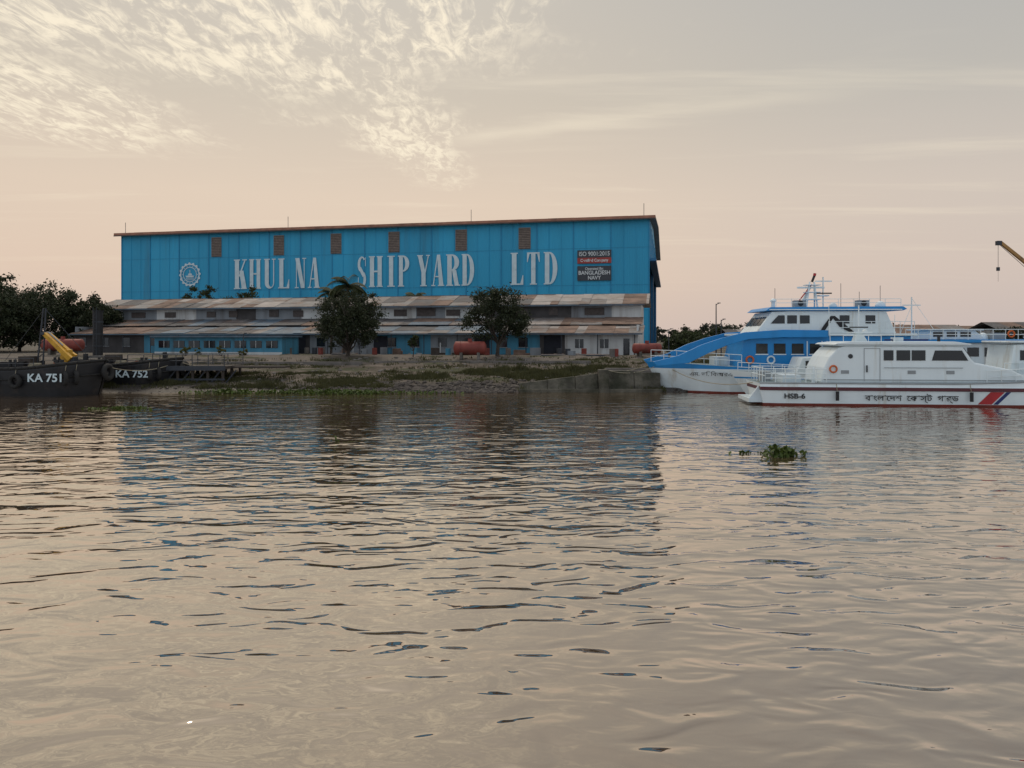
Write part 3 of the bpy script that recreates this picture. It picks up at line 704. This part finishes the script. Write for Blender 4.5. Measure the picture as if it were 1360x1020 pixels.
for (x,y,h) in ((20.7,75,6.0),(21.5,76,4.4),(17.8,84,3.5),(-30.5,84,3.0)):
    e=empty('lamp_post',(x,y,1.9)); mb=MB(); mb.tube((0,0,-.5),(0,0,h),.08,'steel_dark',.05); mb.tube((0,0,h-.1),(.25,-.1,h+.05),.03,'steel_dark'); mb.box(.12,.4,-.2,-.02,h+.03,h+.11,'steel_dark'); mb.box(-.15,.15,-.15,.15,-.6,.1,'concrete'); mb.obj('post_and_head',e)

# ------------------------------------------------------------------ black work tugs on the left
def tug(name,x,y,rz,Ln,num,crane=False,beam=5.5):
    e=empty(name,(x,y,0),rz); mb=MB(); st=[]
    ns=26
    for i in range(ns):
        t=i/(ns-1); X=-Ln+t*Ln; d=-X
        b_=beam/2*(1-max(0,(3.2-d)/3.2)**2.6*0.98) if d<3.2 else beam/2
        if d>Ln-2: b_=beam/2*(1-max(0,(2-(Ln-d))/2)**2*.3)
        zd=2.1+ (0.6*max(0,(6-d)/6)**1.5)
        st.append((X,b_,zd))
    lv=[(1.0,1.0,0),(1.02,.90,.0),(1.0,.45,-.15),(.93,0.0,-.4),(.8,-.5,-.7)]
    k=len(lv); mb.mi('black_hull'); vs=[]
    for sgn in (-1,1):
        for (X,b_,zd) in st:
            for (kb,kz,rk) in lv:
                near=max(0,(X+4)/4)**2
                vs.append((X+rk*near*1.3,sgn*b_*kb,zd*kz if kz>=0 else kz))
    mb.v+=vs
    for sgi in (0,1):
        o=sgi*ns*k
        for i in range(ns-1):
            for j in range(k-1):
                q=(o+i*k+j,o+(i+1)*k+j,o+(i+1)*k+j+1,o+i*k+j+1); mb.f.append(q[::-1] if sgi==0 else q); mb.m.append(0)
    for i in range(ns-1): mb.f.append((i*k,ns*k+i*k,ns*k+(i+1)*k,(i+1)*k)); mb.m.append(0)
    mb.f.append(tuple(range(0,k))+tuple(ns*k+j for j in range(k-1,-1,-1))); mb.m.append(0)
    mb.obj('hull',e,False)
    mb=MB()
    for i in range(ns-1):
        a=st[i];c=st[i+1]
        for sgn in(-1,1): mb.tube((a[0],sgn*(a[1]+.02),a[2]),(c[0],sgn*(c[1]+.02),c[2]),.12,'rubber',n=8)
        for sgn in(-1,1): mb.tube((a[0],sgn*(a[1]+.02),a[2]*.6),(c[0],sgn*(c[1]+.02),c[2]*.6),.08,'rubber',n=6)
    for d in list(np.arange(5.0,Ln-.5,1.9))+[.7,1.5]:
        i=int((Ln-d)/Ln*(ns-1)); a=st[i]; mb.torus((a[0],-a[1]-.2,a[2]*.55),(0.15 if d>2 else 1,1,0),.42,.16,'rubber',18,8)
        mb.tube((a[0],-a[1]-.2,a[2]*.75),(a[0],-a[1]-.05,a[2]),.025,'rope',n=4)
    mb.torus((.25,0,1.75),(1,0,.1),.5,.2,'rubber',18,8)
    mb.obj('tyre_fenders',e,True)
    mb=MB()
    for d in (2.2,6,10):
        for sy in (-.2,.2): mb.tube((-d+sy,-beam/2+.6,2.0),(-d+sy,-beam/2+.6,2.8),.11,'black',n=10)
        mb.tube((-d-.4,-beam/2+.6,2.55),(-d+.4,-beam/2+.6,2.55),.07,'black',n=8)
    mb.box(-Ln*.75,-Ln*.45,-1.2,1.2,2.0,2.6,'black_hull'); mb.rail([(-Ln+.3,-beam/2+.2,2.1),(-4,-beam/2+.2,2.1)],.8,'steel_dark',1.5,.025)
    for q in range(5): mb.tube((-2.6-.5*q,.8,2.1),(-2.6-.5*q,.8,2.1+.25+.1*(q%3)),.2,['tank_red','steel_dark','wall_blue','rubber','orange'][q],n=12)
    mb.box(-6.6,-5.6,-.8,.2,2.1,3.0,'wood_dark'); mb.torus((-4.6,-1.6,2.25),(0,0,1),.4,.1,'rope',18,6); mb.torus((-4.6,-1.6,2.42),(0,0,1),.34,.1,'rope',18,6)
    mb.tube((-1.6,0,2.2),(-1.6,0,3.2),.18,'black',n=12); mb.obj('deck_fittings',e)
    text('hull_number','KA '+num,(-4.3,-beam/2-.12,1.15),.85,'letter_white',e,1.1,off=.02)
    if crane:
        mb=MB()
        mb.tube((-3.4,.3,2.0),(-3.4,.3,2.9),.38,'yellow',n=14); mb.box(-3.9,-2.9,-.2,.8,2.1,2.35,'yellow')
        mb.prism([(-3.75,2.8),(-3.0,2.8),(-3.1,3.5),(-3.6,3.6)],0,.6,'yellow')
        def arm(p,q,wa_,wb_,y0,y1,mat='yellow'):
            p=Vector((p[0],0,p[1]));q=Vector((q[0],0,q[1])); d=(q-p).normalized(); nn=Vector((-d.z,0,d.x))
            mb.prism([((p+nn*wa_).x,(p+nn*wa_).z),((p-nn*wa_).x,(p-nn*wa_).z),((q-nn*wb_).x,(q-nn*wb_).z),((q+nn*wb_).x,(q+nn*wb_).z)],y0,y1,mat)
        arm((-3.3,3.3),(-4.9,4.75),.26,.15,.1,.5)
        arm((-4.95,4.8),(-2.75,2.75),.13,.2,-.28,.06)
        arm((-4.6,4.1),(-2.9,2.95),.1,.16,.55,.85)
        mb.tube((-3.0,.3,3.0),(-4.2,.3,3.75),.08,'steel_dark',n=8); mb.tube((-4.6,-.1,4.9),(-3.4,-.1,3.85),.06,'ac_grey',n=8)
        mb.tube((-4.95,-.35,4.8),(-4.95,.9,4.8),.13,'steel_dark',n=10)
        mb.box(-2.95,-2.5,-.1,.45,2.4,2.95,'steel_dark')
        mb.obj('folding_crane',e,bevel=.02)
        mb=MB()
        for s in(-.25,.25): mb.tube((-5.4+s,0,2.1),(-5.0+s*.4,0,6.8),.06,'steel_dark',n=6)
        for k in range(9): mb.tube((-5.62+.06*k,0,2.4+.5*k),(-5.12,0,2.7+.5*k),.03,'steel_dark',n=4)
        mb.tube((-5.0,0,6.8),(-1.2,0,2.8),.02,'steel_dark',n=4); mb.tube((-5.0,0,6.8),(-8.5,0,2.4),.02,'steel_dark',n=4); mb.obj('lattice_mast',e)
    return e
tug('work_tug',-32.2,58.5,R(-4),13,'751',True)
tug('work_tug',-28.8,64.6,R(-5),13,'752',False)
# ------------------------------------------------------------------ boats on the right
def hull(mb,st,prof,top,rake):
    n=len(st); k=len(prof); base=len(mb.v)
    for sg in (-1,1):
        for i,(x,b_,nr) in enumerate(st):
            for (z,off,mt) in prof:
                zt=top(x) if z is None else z
                bb=max(0.02,b_+off*(1 if b_>.3 else .3))
                mb.v.append((x+nr*rake*(zt-0.0),sg*bb,zt))
    for sgi in (0,1):
        o=base+sgi*n*k
        for i in range(n-1):
            for j in range(k-1):
                f=(o+i*k+j,o+i*k+j+1,o+(i+1)*k+j+1,o+(i+1)*k+j)
                mb.f.append(f if sgi==0 else f[::-1]); mb.m.append(mb.mi(prof[j][2]))
    for i in range(n-1):
        mb.f.append((base+i*k,base+(i+1)*k,base+n*k+(i+1)*k,base+n*k+i*k)); mb.m.append(mb.mi('boat_deck'))
    for i in (0,n-1):
        for j in range(k-1):
            mb.f.append((base+i*k+j,base+i*k+j+1,base+n*k+i*k+j+1,base+n*k+i*k+j)); mb.m.append(mb.mi(prof[j][2]))

CG=empty('coast_guard_boat',(17.0,49.2+2.2,0),R(-6)); HB=2.3
st=[(0.0,HB*.93,-.35),(1.0,HB,0),(4,HB,0),(8,HB,0),(12,HB,0),(15.8,HB,.0),(17.3,HB*.92,.2),(18.9,HB*.72,.5),(20.3,HB*.40,.8),(21.4,.03,1.0)]
def cgtop(x): return 1.45+max(0,x-13)**1.4*.03
mb=MB()
hull(mb,st,[(None,-.02,'boat_white'),(1.25,0,'boat_white'),(1.22,.08,'maroon'),(1.0,.08,'black'),(.98,0,'boat_white'),(.14,-.10,'boat_white'),(.13,-.10,'antifoul'),(-.6,-.3,'antifoul')],cgtop,.55)
mb.obj('hull',CG)
mb=MB()
for a,c in zip(st[:-1],st[1:]):
    za=cgtop(a[0]); zc=cgtop(c[0])
    mb.tube((a[0]+a[2]*.55*za,-a[1],za+.02),(c[0]+c[2]*.55*zc,-c[1],zc+.02),.05,'ac_grey')
mb.box(-.9,.0,-1.8,1.8,.15,.4,'boat_white_b'); mb.prism([(-.85,.4),(-.2,1.3),(-.05,1.3),(-.05,.4)],-1.75,-1.5,'boat_white_b')
mb.obj('cap_rail_and_swim_platform',CG)
mb=MB()
mb.prism([(3.7,1.45),(3.9,2.5),(4.25,3.2),(4.8,3.8),(5.3,3.95),(12.6,3.95),(13.25,3.0),(13.4,2.85),(15.6,2.4),(16.9,1.75),(16.9,1.5)],-1.95,1.95,'boat_white')
mb.obj('deckhouse',CG,bevel=.12)
mb=MB()
mb.prism([(4.5,4.01),(4.7,4.12),(5.6,4.22),(12.1,4.22),(13.1,4.07),(13.1,3.99)],-2.1,2.1,'boat_white'); mb.box(4.8,12.7,-2.02,2.02,3.91,4.005,'boat_white_b'); mb.obj('roof',CG,bevel=.05)
mb=MB()
for a,b_ in ((7.7,8.3),(8.5,9.35),(9.45,10.3)): mb.box(a,b_,-1.985,-1.955,2.98,3.65,'glass_dark'); mb.box(a,b_,1.955,1.985,2.98,3.65,'glass_dark')
for sg in (-1,1):
    y=sg*1.975; pts=[(10.7,2.98),(12.95,2.98),(12.55,3.64),(10.9,3.64)]; mb.prism(pts,min(y,y-.03*sg),max(y,y-.03*sg),'glass_dark')
for k in range(3):
    y0=-1.75+k*1.2; mb.add([(13.27,y0,3.05),(13.27,y0+1.05,3.05),(12.79,y0+1.05,3.8),(12.79,y0,3.8)],[(0,1,2,3)],'glass_dark')
mb.tube((5.6,-1.94,3.25),(5.6,-1.985,3.25),.15,'glass_dark',n=16)
mb.obj('windows',CG)
mb=MB()
mb.box(7.45,7.48,-1.975,-1.952,1.6,3.75,'ac_grey'); mb.box(6.45,6.48,-1.975,-1.952,1.6,3.75,'ac_grey'); mb.box(6.45,7.48,-1.975,-1.952,3.752,3.78,'ac_grey'); mb.box(6.6,6.65,-2.07,-1.95,2.2,2.65,'black')
mb.box(3.9,16.6,-2.0,-1.952,1.68,1.72,'ac_grey')
mb.tube((7.7,-2.02,2.5),(12.6,-2.02,2.5),.02,'ac_grey',n=5)
for a in (5.0,9.2,11.6): mb.box(a,a+.5,-1.98,-1.952,2.1,2.32,'ac_grey')
mb.tube((3.3,-1.7,1.45),(3.3,-1.7,2.5),.12,'boat_white',n=10); mb.box(1.4,2.6,-1.4,1.4,1.45,1.95,'boat_white_b'); mb.box(.4,1.0,.2,1.4,1.45,2.1,'ac_grey')
mb.torus((4.5,-2.02,2.4),(0,1,0),.22,.055,'orange',18,6)
for a in (4.6,12.9): mb.tube((a,-2.5,.35),(a,-2.5,.95),.11,'black',n=10); mb.tube((a,-2.45,.95),(a,-2.3,1.5),.02,'rope',n=4)
mb.obj('fittings',CG)
mb=MB()
mb.rail([(.1,-2.1,1.47),(4.0,-2.2,1.47)],.95,'boat_white',.7,.028,(1,.66,.33)); mb.rail([(.1,-2.1,1.47),(.1,2.1,1.47)],.95,'boat_white',.8,.028); mb.rail([(.1,2.1,1.47),(4.0,2.2,1.47)],.95,'boat_white',.8,.028)
mb.rail([(14.0,-2.15,1.5),(17.6,-2.0,1.75),(20.8,-.9,2.1),(21.9,0,2.3)],.8,'boat_white',1.0,.026)
mb.rail([(5.2,-1.8,4.22),(7.6,-1.8,4.22)],.4,'boat_white',.9,.022,(1,))
mb.obj('railings',CG)
mb=MB()
mb.prism([(6.4,4.22),(7.3,4.22),(6.95,4.8),(6.6,4.8)],-.25,.25,'boat_white'); mb.box(6.2,7.5,-.6,.6,4.8,4.87,'boat_white')
mb.tube((6.8,0,4.87),(6.8,0,6.7),.04,'boat_white'); mb.box(6.2,7.4,-.05,.05,5.15,5.23,'black'); mb.dome((7.35,.4,4.87),.18,'boat_white')
mb.tube((5.2,.9,4.2),(5.1,.9,6.7),.02,'boat_white',n=5); mb.tube((8.8,-.9,4.2),(8.8,-.9,6.0),.02,'boat_white',n=5)
mb.box(8.5,11.3,-.08,.08,4.27,4.38,'stripe_navy'); mb.box(9,9.6,-.3,.3,4.22,4.5,'boat_white_b'); mb.tube((11.6,-.9,4.2),(11.6,-.9,4.55),.1,'black')
mb.obj('mast_and_radar',CG)
mb=MB()
def slash(a0,w_,mat):
    mb.add([(a0,-HB+.10-.03,.16),(a0+w_,-HB+.10-.03,.16),(a0+w_+.75,-HB-.02,.97),(a0+.75,-HB-.02,.97)],[(0,1,2,3)],mat)
slash(13.4,.85,'stripe_red'); slash(14.35,.28,'stripe_navy')
mb.obj('hull_slash',CG)
text('hull_number','HSB-6',(1.25,-HB-.06,.46),.46,'black',CG,1.15,off=.012)
text('hull_name','বাংলােদশ  েকাস্ট  গার্ড',(6.4,-HB-.03,.36),.52,'black',CG,1.12,off=.004)

# --- blue & white vessel
BV=empty('patrol_vessel',(12.6,62.0,0),R(-3)); WB=3.1
mb=MB()
st=[(0.0,.03,-1),(1.2,1.0,-.7),(2.8,2.0,-.4),(5,WB*.92,-.15),(8,WB,0),(14,WB,0),(20,WB*.95,0)]
hull(mb,st,[(None,.06,'boat_blue'),(1.95,.04,'boat_white'),(1.5,0,'boat_white'),(.15,-.3,'boat_white'),(.14,-.3,'antifoul'),(-.7,-.5,'antifoul')],lambda x:2.1+max(0,6-x)*.07,.55)
mb.obj('hull',BV)
mb=MB()
for sg in (-1,1):
    y0,y1=(-3.15,-2.95) if sg<0 else (2.95,3.15)
    arch=[(-1.2,2.55),(.8,3.05),(2.6,3.9),(4.2,4.45),(6,4.9),(9,5.1),(12.5,5.05),(12.5,4.5),(9,4.5),(6.3,4.35),(4.6,3.85),(3.2,3.25),(1.6,2.45),(-.9,2.2)]
    mb.prism(arch,y0,y1,'boat_blue')
mb.obj('sweeping_arch',BV,bevel=.03)
mb=MB()
mb.prism([(5.6,2.1),(6.1,4.4),(12.6,4.6),(19,4.6),(19,2.1)],-2.7,2.7,'boat_blue'); mb.box(5.8,19.4,-2.94,2.94,4.62,4.8,'boat_white')
mb.prism([(12.8,2.05),(13.4,4.0),(14.3,4.0),(14.8,2.05)],-3.1,-2.72,'boat_white')
mb.obj('main_deckhouse',BV,bevel=.04)
mb=MB()
mb.prism([(7.0,4.81),(8.3,6.55),(10,6.6),(17.2,6.6),(18.0,4.81)],-2.5,2.5,'boat_white')
mb.obj('wheelhouse',BV,bevel=.05)
mb=MB(); mb.prism([(7.7,6.62),(8.1,6.9),(18.4,6.95),(18.7,6.75),(18.4,6.62)],-2.8,2.8,'boat_blue'); mb.box(8.0,18.3,-2.86,-2.805,6.66,6.74,'boat_white'); mb.obj('roof_canopy',BV,bevel=.03)
mb=MB()
mb.prism([(8.2,5.6),(8.8,6.25),(9.3,6.25),(9.3,5.6)],-2.54,-2.505,'glass_dark')
for a in (9.5,10.5,13.6,15.6): mb.box(a,a+.75,-2.54,-2.505,5.6,6.25,'glass_dark')
for k in range(4): mb.add([(7.42,-2.2+k*1.15,5.45),(7.42,-1.25+k*1.15,5.45),(7.95,-1.25+k*1.15,6.15),(7.95,-2.2+k*1.15,6.15)],[(3,2,1,0)],'glass_dark')
for a in (7.0,8.4,9.8,11.2): mb.box(a,a+.9,-2.74,-2.705,3.2,4.0,'glass_dark'); mb.box(a-.06,a+.96,-2.73,-2.703,3.1,3.18,'boat_white')
for a in (15.2,16.6,18.0): mb.box(a,a+.8,-2.74,-2.705,3.2,4.0,'glass_dark')
mb.obj('windows',BV)
mb=MB()
for a in (10.95,12.1,12.5): mb.box(a,a+.08,-2.75,-2.705,2.3,4.2,'boat_white')
mb.prism([(12.0,4.85),(12.25,5.3),(12.9,6.2),(13.2,6.2),(12.3,4.85)],-2.56,-2.51,'black')
mb.prism([(14.5,4.85),(13.6,5.3),(12.95,6.2),(13.2,6.2),(14.8,4.85)],-2.565,-2.515,'black')
for a in (6.5,8.15,12.3): mb.torus((a,-2.78,2.7),(0,1,0),.28,.07,'orange' if a<8 else 'boat_white',18,6)
for a in (10.4,15.4): mb.box(a,a+.9,-1.6,-.9,6.95,7.5,'ac_grey'); mb.tube((a+.45,-1.6,7.25),(a+.45,-1.63,7.25),.22,'black',n=16)
mb.tube((8.7,-1.5,6.9),(8.7,-1.5,7.4),.16,'boat_white'); mb.dome((8.7,-1.5,7.4),.26,'boat_white'); mb.dome((17.4,-1,6.95),.42,'boat_white',zs=1.2); mb.dome((14.2,.5,6.95),.35,'boat_white',zs=1.3)
mb.box(1.5,2.3,-.4,.4,2.2,2.75,'ac_grey'); mb.tube((.6,0,2.3),(.6,0,3.1),.1,'black')
mb.box(4.1,5.2,-1,1,2.1,2.9,'boat_white_b')
mb.prism([(17.2,2.1),(17.6,4.1),(18.6,4.1),(19.2,2.1)],-2.95,-2.72,'boat_white')
mb.obj('fittings',BV)
mb=MB()
mb.rail([(-1.0,-.5,2.5),(1.0,-1.2,2.45),(3,-2.2,2.3),(5.8,-3,2.15)],.95,'boat_white',1.0,.028); mb.rail([(12.6,-2.9,4.8),(19.2,-2.9,4.8)],.95,'boat_white',1.2,.025); mb.rail([(8.6,-2.6,6.95),(18.3,-2.6,6.95)],.6,'boat_white',1.2,.022)
mb.obj('railings',BV)
mb=MB()
for s in (-.45,.45): mb.tube((12.2+s,-.3,6.95),(12.3+s*.4,0,9.1),.07,'boat_white'); mb.tube((12.2+s,.4,6.95),(12.3+s*.4,0,9.1),.06,'boat_white')
for z in (7.6,8.2,8.8): mb.box(11.7,12.9,-.4,.4,z,z+.06,'boat_white')
mb.tube((12.3,0,9.1),(12.5,0,9.6),.1,'black'); mb.tube((12.5,0,9.6),(12.55,0,9.8),.12,'stripe_red')
mb.box(11.1,13.3,-.07,.07,8.55,8.7,'boat_white'); mb.tube((13.2,0,6.95),(13.2,0,9.5),.06,'boat_white'); mb.box(12.6,13.9,-.05,.05,9.1,9.2,'boat_white')
mb.tube((11.3,.3,6.95),(12.2,.2,8.6),.09,'boat_white'); mb.tube((10.8,0,6.95),(12.3,0,8.9),.05,'stripe_red'); mb.box(12.8,13.6,-.3,.3,7.9,8.0,'boat_white'); mb.box(12.6,13.9,-.06,.06,8.1,8.2,'black')
for a,hh in ((9.4,8.6),(14.8,9.0),(16.3,8.3),(18.0,8.8)): mb.tube((a,.4,6.9),(a,.4,hh),.02,'steel_dark',n=4)
mb.obj('mast',BV)
text('hull_name','এম. ভি. িবআরএফ আইল্যান্ড',(1.9,-1.95,1.4),.42,'black',BV,1.2,rz=R(-22))
LC=empty('launch',(18.0,56.5,0),R(-4)); mb=MB()
st=[(0.0,.03,-1),(1.0,.7,-.8),(2.2,1.2,-.3),(4,1.5,0),(11,1.5,0)]
hull(mb,st,[(None,.02,'boat_white'),(1.5,0,'boat_blue'),(1.38,0,'boat_white'),(.1,-.2,'boat_white'),(-.5,-.4,'antifoul')],lambda x:1.75+max(0,3-x)*.08,.7)
mb.obj('hull',LC); mb=MB(); mb.prism([(3.2,1.75),(3.7,3.0),(8,3.1),(8,1.75)],-1.3,1.3,'boat_white'); mb.obj('cabin',LC,bevel=.06)
mb=MB()
for a in (3.9,5.0,6.1): mb.box(a,a+.8,-1.34,-1.304,2.2,2.75,'glass_dark')
mb.rail([(-.8,-.3,1.9),(1.5,-1,1.8),(3,-1.35,1.75)],.7,'boat_white',.8,.025); mb.obj('windows_and_rail',LC)
def ferry(name,x,y,rz,Ln=17):
    e=empty(name,(x,y,0),rz); mb=MB(); st=[(0,2.4,0),(5,2.7,0),(12,2.7,0),(Ln-2,1.8,.2),(Ln,.03,1)]
    hull(mb,st,[(None,.03,'boat_blue'),(1.7,0,'boat_white'),(.15,-.2,'boat_white'),(-.6,-.4,'antifoul')],lambda x:2.0,.6); mb.obj('hull',e)
    mb=MB(); mb.prism([(0.8,2.0),(.8,4.0),(Ln-6,4.0),(Ln-4.5,2.0)],-2.3,2.3,'boat_white_b'); mb.box(.3,Ln-5.6,-2.7,2.7,4.02,4.3,'boat_blue')
    mb.prism([(3,4.32),(3,5.1),(7,5.1),(8,4.32)],-1.6,1.6,'boat_white'); mb.box(2.7,7.6,-1.9,1.9,5.12,5.24,'boat_white'); mb.obj('superstructure',e,bevel=.04)
    mb=MB()
    for k in range(6): mb.box(1.4+k*1.5,2.4+k*1.5,-2.34,-2.304,2.8,3.6,'glass_dark')
    for k in range(3): mb.box(3.3+k*1.2,4.2+k*1.2,-1.64,-1.604,4.55,4.97,'glass_dark')
    mb.obj('windows',e); mb=MB(); mb.rail([(.4,-2.6,4.3),(Ln-5.8,-2.6,4.3)],.9,'boat_white',1.1,.028); mb.tube((2.2,0,4.3),(2.2,0,8.2),.06,'boat_white'); mb.box(1.4,3.0,-.04,.04,7.4,7.5,'boat_white'); mb.tube((2.2,0,7.4),(1.0,0,4.4),.02,'boat_white',n=4); mb.tube((2.2,0,8.1),(4.2,0,5.2),.02,'boat_white',n=4)
    mb.torus((9.5,-2.65,4.8),(0,1,0),.27,.07,'orange'); mb.box(9,10,-1,1,4.3,4.9,'ac_grey'); mb.dome((8.6,0,4.3),.45,'boat_white',zs=1.4); mb.obj('railings_and_mast',e)
ferry('passenger_vessel',34.5,68,R(-2)); ferry('passenger_vessel',49.5,73,R(3),16)
SV=empty('service_boat',(34.2,53.2,0),R(-4)); mb=MB()
hull(mb,[(0,1.8,0),(8,1.9,0),(12,1.2,.3),(14,.03,1)],[(None,0,'boat_white'),(1.4,0,'boat_white_b'),(.1,-.2,'boat_white_b'),(-.5,-.3,'antifoul')],lambda x:1.8,.5); mb.obj('hull',SV)
mb=MB(); mb.prism([(.6,1.8),(.9,4.0),(6,4.1),(6.8,1.8)],-1.6,1.6,'boat_white'); mb.box(.5,6.5,-1.8,1.8,4.1,4.25,'boat_white_b'); mb.obj('cabin',SV,bevel=.08)
mb=MB()
for a in (1.3,2.6,3.9): mb.box(a,a+1.0,-1.64,-1.604,2.9,3.6,'glass_dark')
mb.rail([(.2,-1.7,1.8),(8,-1.8,1.8)],.9,'boat_white',1.0,.025); mb.obj('windows_and_rail',SV)

# crane at far right
CRN=empty('mobile_crane',(67.3,82,1.5)); mb=MB()
mb.box(-2.5,2.5,-1.3,1.3,.7,2.0,'yellow'); mb.box(-1.8,.0,-1.2,-.1,2.0,3.7,'yellow'); mb.box(-1.85,-1.0,-1.23,-.3,2.5,3.4,'glass_dark'); mb.box(.3,2.8,-1.2,1.2,2.0,3.2,'steel_dark'); mb.obj('body',CRN,bevel=.05)
mb=MB()
for a in (-1.8,-.2,1.6):
    for y in (-1.35,1.35): mb.torus((a,y,.5),(0,1,0),.38,.17,'rubber')
mb.obj('wheels',CRN)
mb=MB(); a=Vector((.2,.3,3.0)); tip=Vector((-13,0.3,13.6)); mid=a.lerp(tip,.7)
d_=(tip-a).normalized(); up=Vector((d_.z,0,-d_.x))*-1
def beam(p,q,h_,w_,mat):
    vs=[]
    for pt,hh in((p,h_),(q,h_*.85)):
        for s,t in((-1,-1),(1,-1),(1,1),(-1,1)): vs.append(pt+up*s*hh/2+Vector((0,t*w_/2,0)))
    mb.add(vs,[(0,1,2,3),(7,6,5,4),(0,4,5,1),(1,5,6,2),(2,6,7,3),(3,7,4,0)],mat)
beam(a,mid,.6,.5,'crane_ochre'); beam(mid,tip,.36,.3,'crane_ochre')
mb.tube(mid+up*.5,tip+up*.25,.03,'steel_dark',n=4); mb.tube(mid+up*.2,mid+up*.55,.05,'steel_dark',n=4)
mb.box(tip.x-.4,tip.x+.1,.1,.5,tip.z-.35,tip.z+.12,'steel_dark')
mb.tube(tip+Vector((-.2,0,0)),tip+Vector((-.2,0,-2.9)),.025,'steel_dark',n=4); mb.box(tip.x-.34,tip.x-.06,.2,.42,tip.z-3.2,tip.z-2.8,'steel_dark'); mb.tube(tip+Vector((-.2,0,-3.2)),tip+Vector((-.2,0,-4.4)),.015,'steel_dark',n=4)
mb.obj('boom_and_hook',CRN)

def rope(a,b_,sag):
    mb=MB(); a=Vector(a);b_=Vector(b_); P=[a.lerp(b_,t/14)+Vector((0,0,-sag*4*(t/14)*(1-t/14))) for t in range(15)]
    mb.path(P,.03,'rope',5); mb.obj('mooring_rope')
rope((12.0,62,2.3),(-3,68,gz(-3,68)+.2),1.0); rope((12.2,61.8,2.2),(7.6,61,1.9),.5); rope((17.0,50.8,1.5),(13.0,61.4,2.0),.7); rope((-28.5,64,2.3),(-25,66,2.0),.3); rope((-32,58.4,2.2),(-29.5,63.6,2.1),.4)

# ------------------------------------------------------------------ water hyacinth
def hyacinth(x,y,rx,ry,n,s=.13,seed=0,hm=.26):
    r_=np.random.default_rng(seed); V=[]
    for i in range(n):
        a=r_.uniform(0,6.28); k=r_.uniform(0,1)**.8*(1+.5*math.sin(3*a+seed)); px=x+rx*k*math.cos(a); py=y+ry*k*math.sin(a)
        az=r_.uniform(0,6.28); t=r_.uniform(.3,1.1); h=r_.uniform(.03,hm)*(1.2-.6*k); d=Vector((math.cos(az)*math.cos(t),math.sin(az)*math.cos(t),math.sin(t))); sd_=Vector((-math.sin(az),math.cos(az),0)); c=Vector((px,py,h)); ss=s*r_.uniform(.6,1.2)
        V.append([c-d*ss,c+sd_*ss*.7,c+d*ss,c-sd_*ss*.7])
        V.append([Vector((px,py,-.02))-sd_*.012,Vector((px,py,-.02))+sd_*.012,c+sd_*.01,c-sd_*.01])
    V=np.array([[tuple(p) for p in q] for q in V]).reshape(-1,3); np_obj('water_hyacinth',V,np.arange(len(V)).reshape(-1,4),'hyacinth')
hyacinth(10.4,28.2,.75,.5,120,.12,1,.30); hyacinth(9.9,27.9,.5,.3,50,.12,2,.4); hyacinth(9.0,28.6,.5,.12,26,.09,3,.12); hyacinth(-24.5,46.5,1.9,.8,190,.12,4,.12)
hyacinth(-7.6,32,.10,.1,6,.09,6,.2); hyacinth(-13,58.8,6,.8,420,.14,7); hyacinth(-15,59.5,9,.6,600,.15,9,.3); hyacinth(-23,59.8,3,.6,260,.15,12,.3)

scene.view_settings.view_transform='Standard'; scene.view_settings.look='None'; scene.view_settings.exposure=0
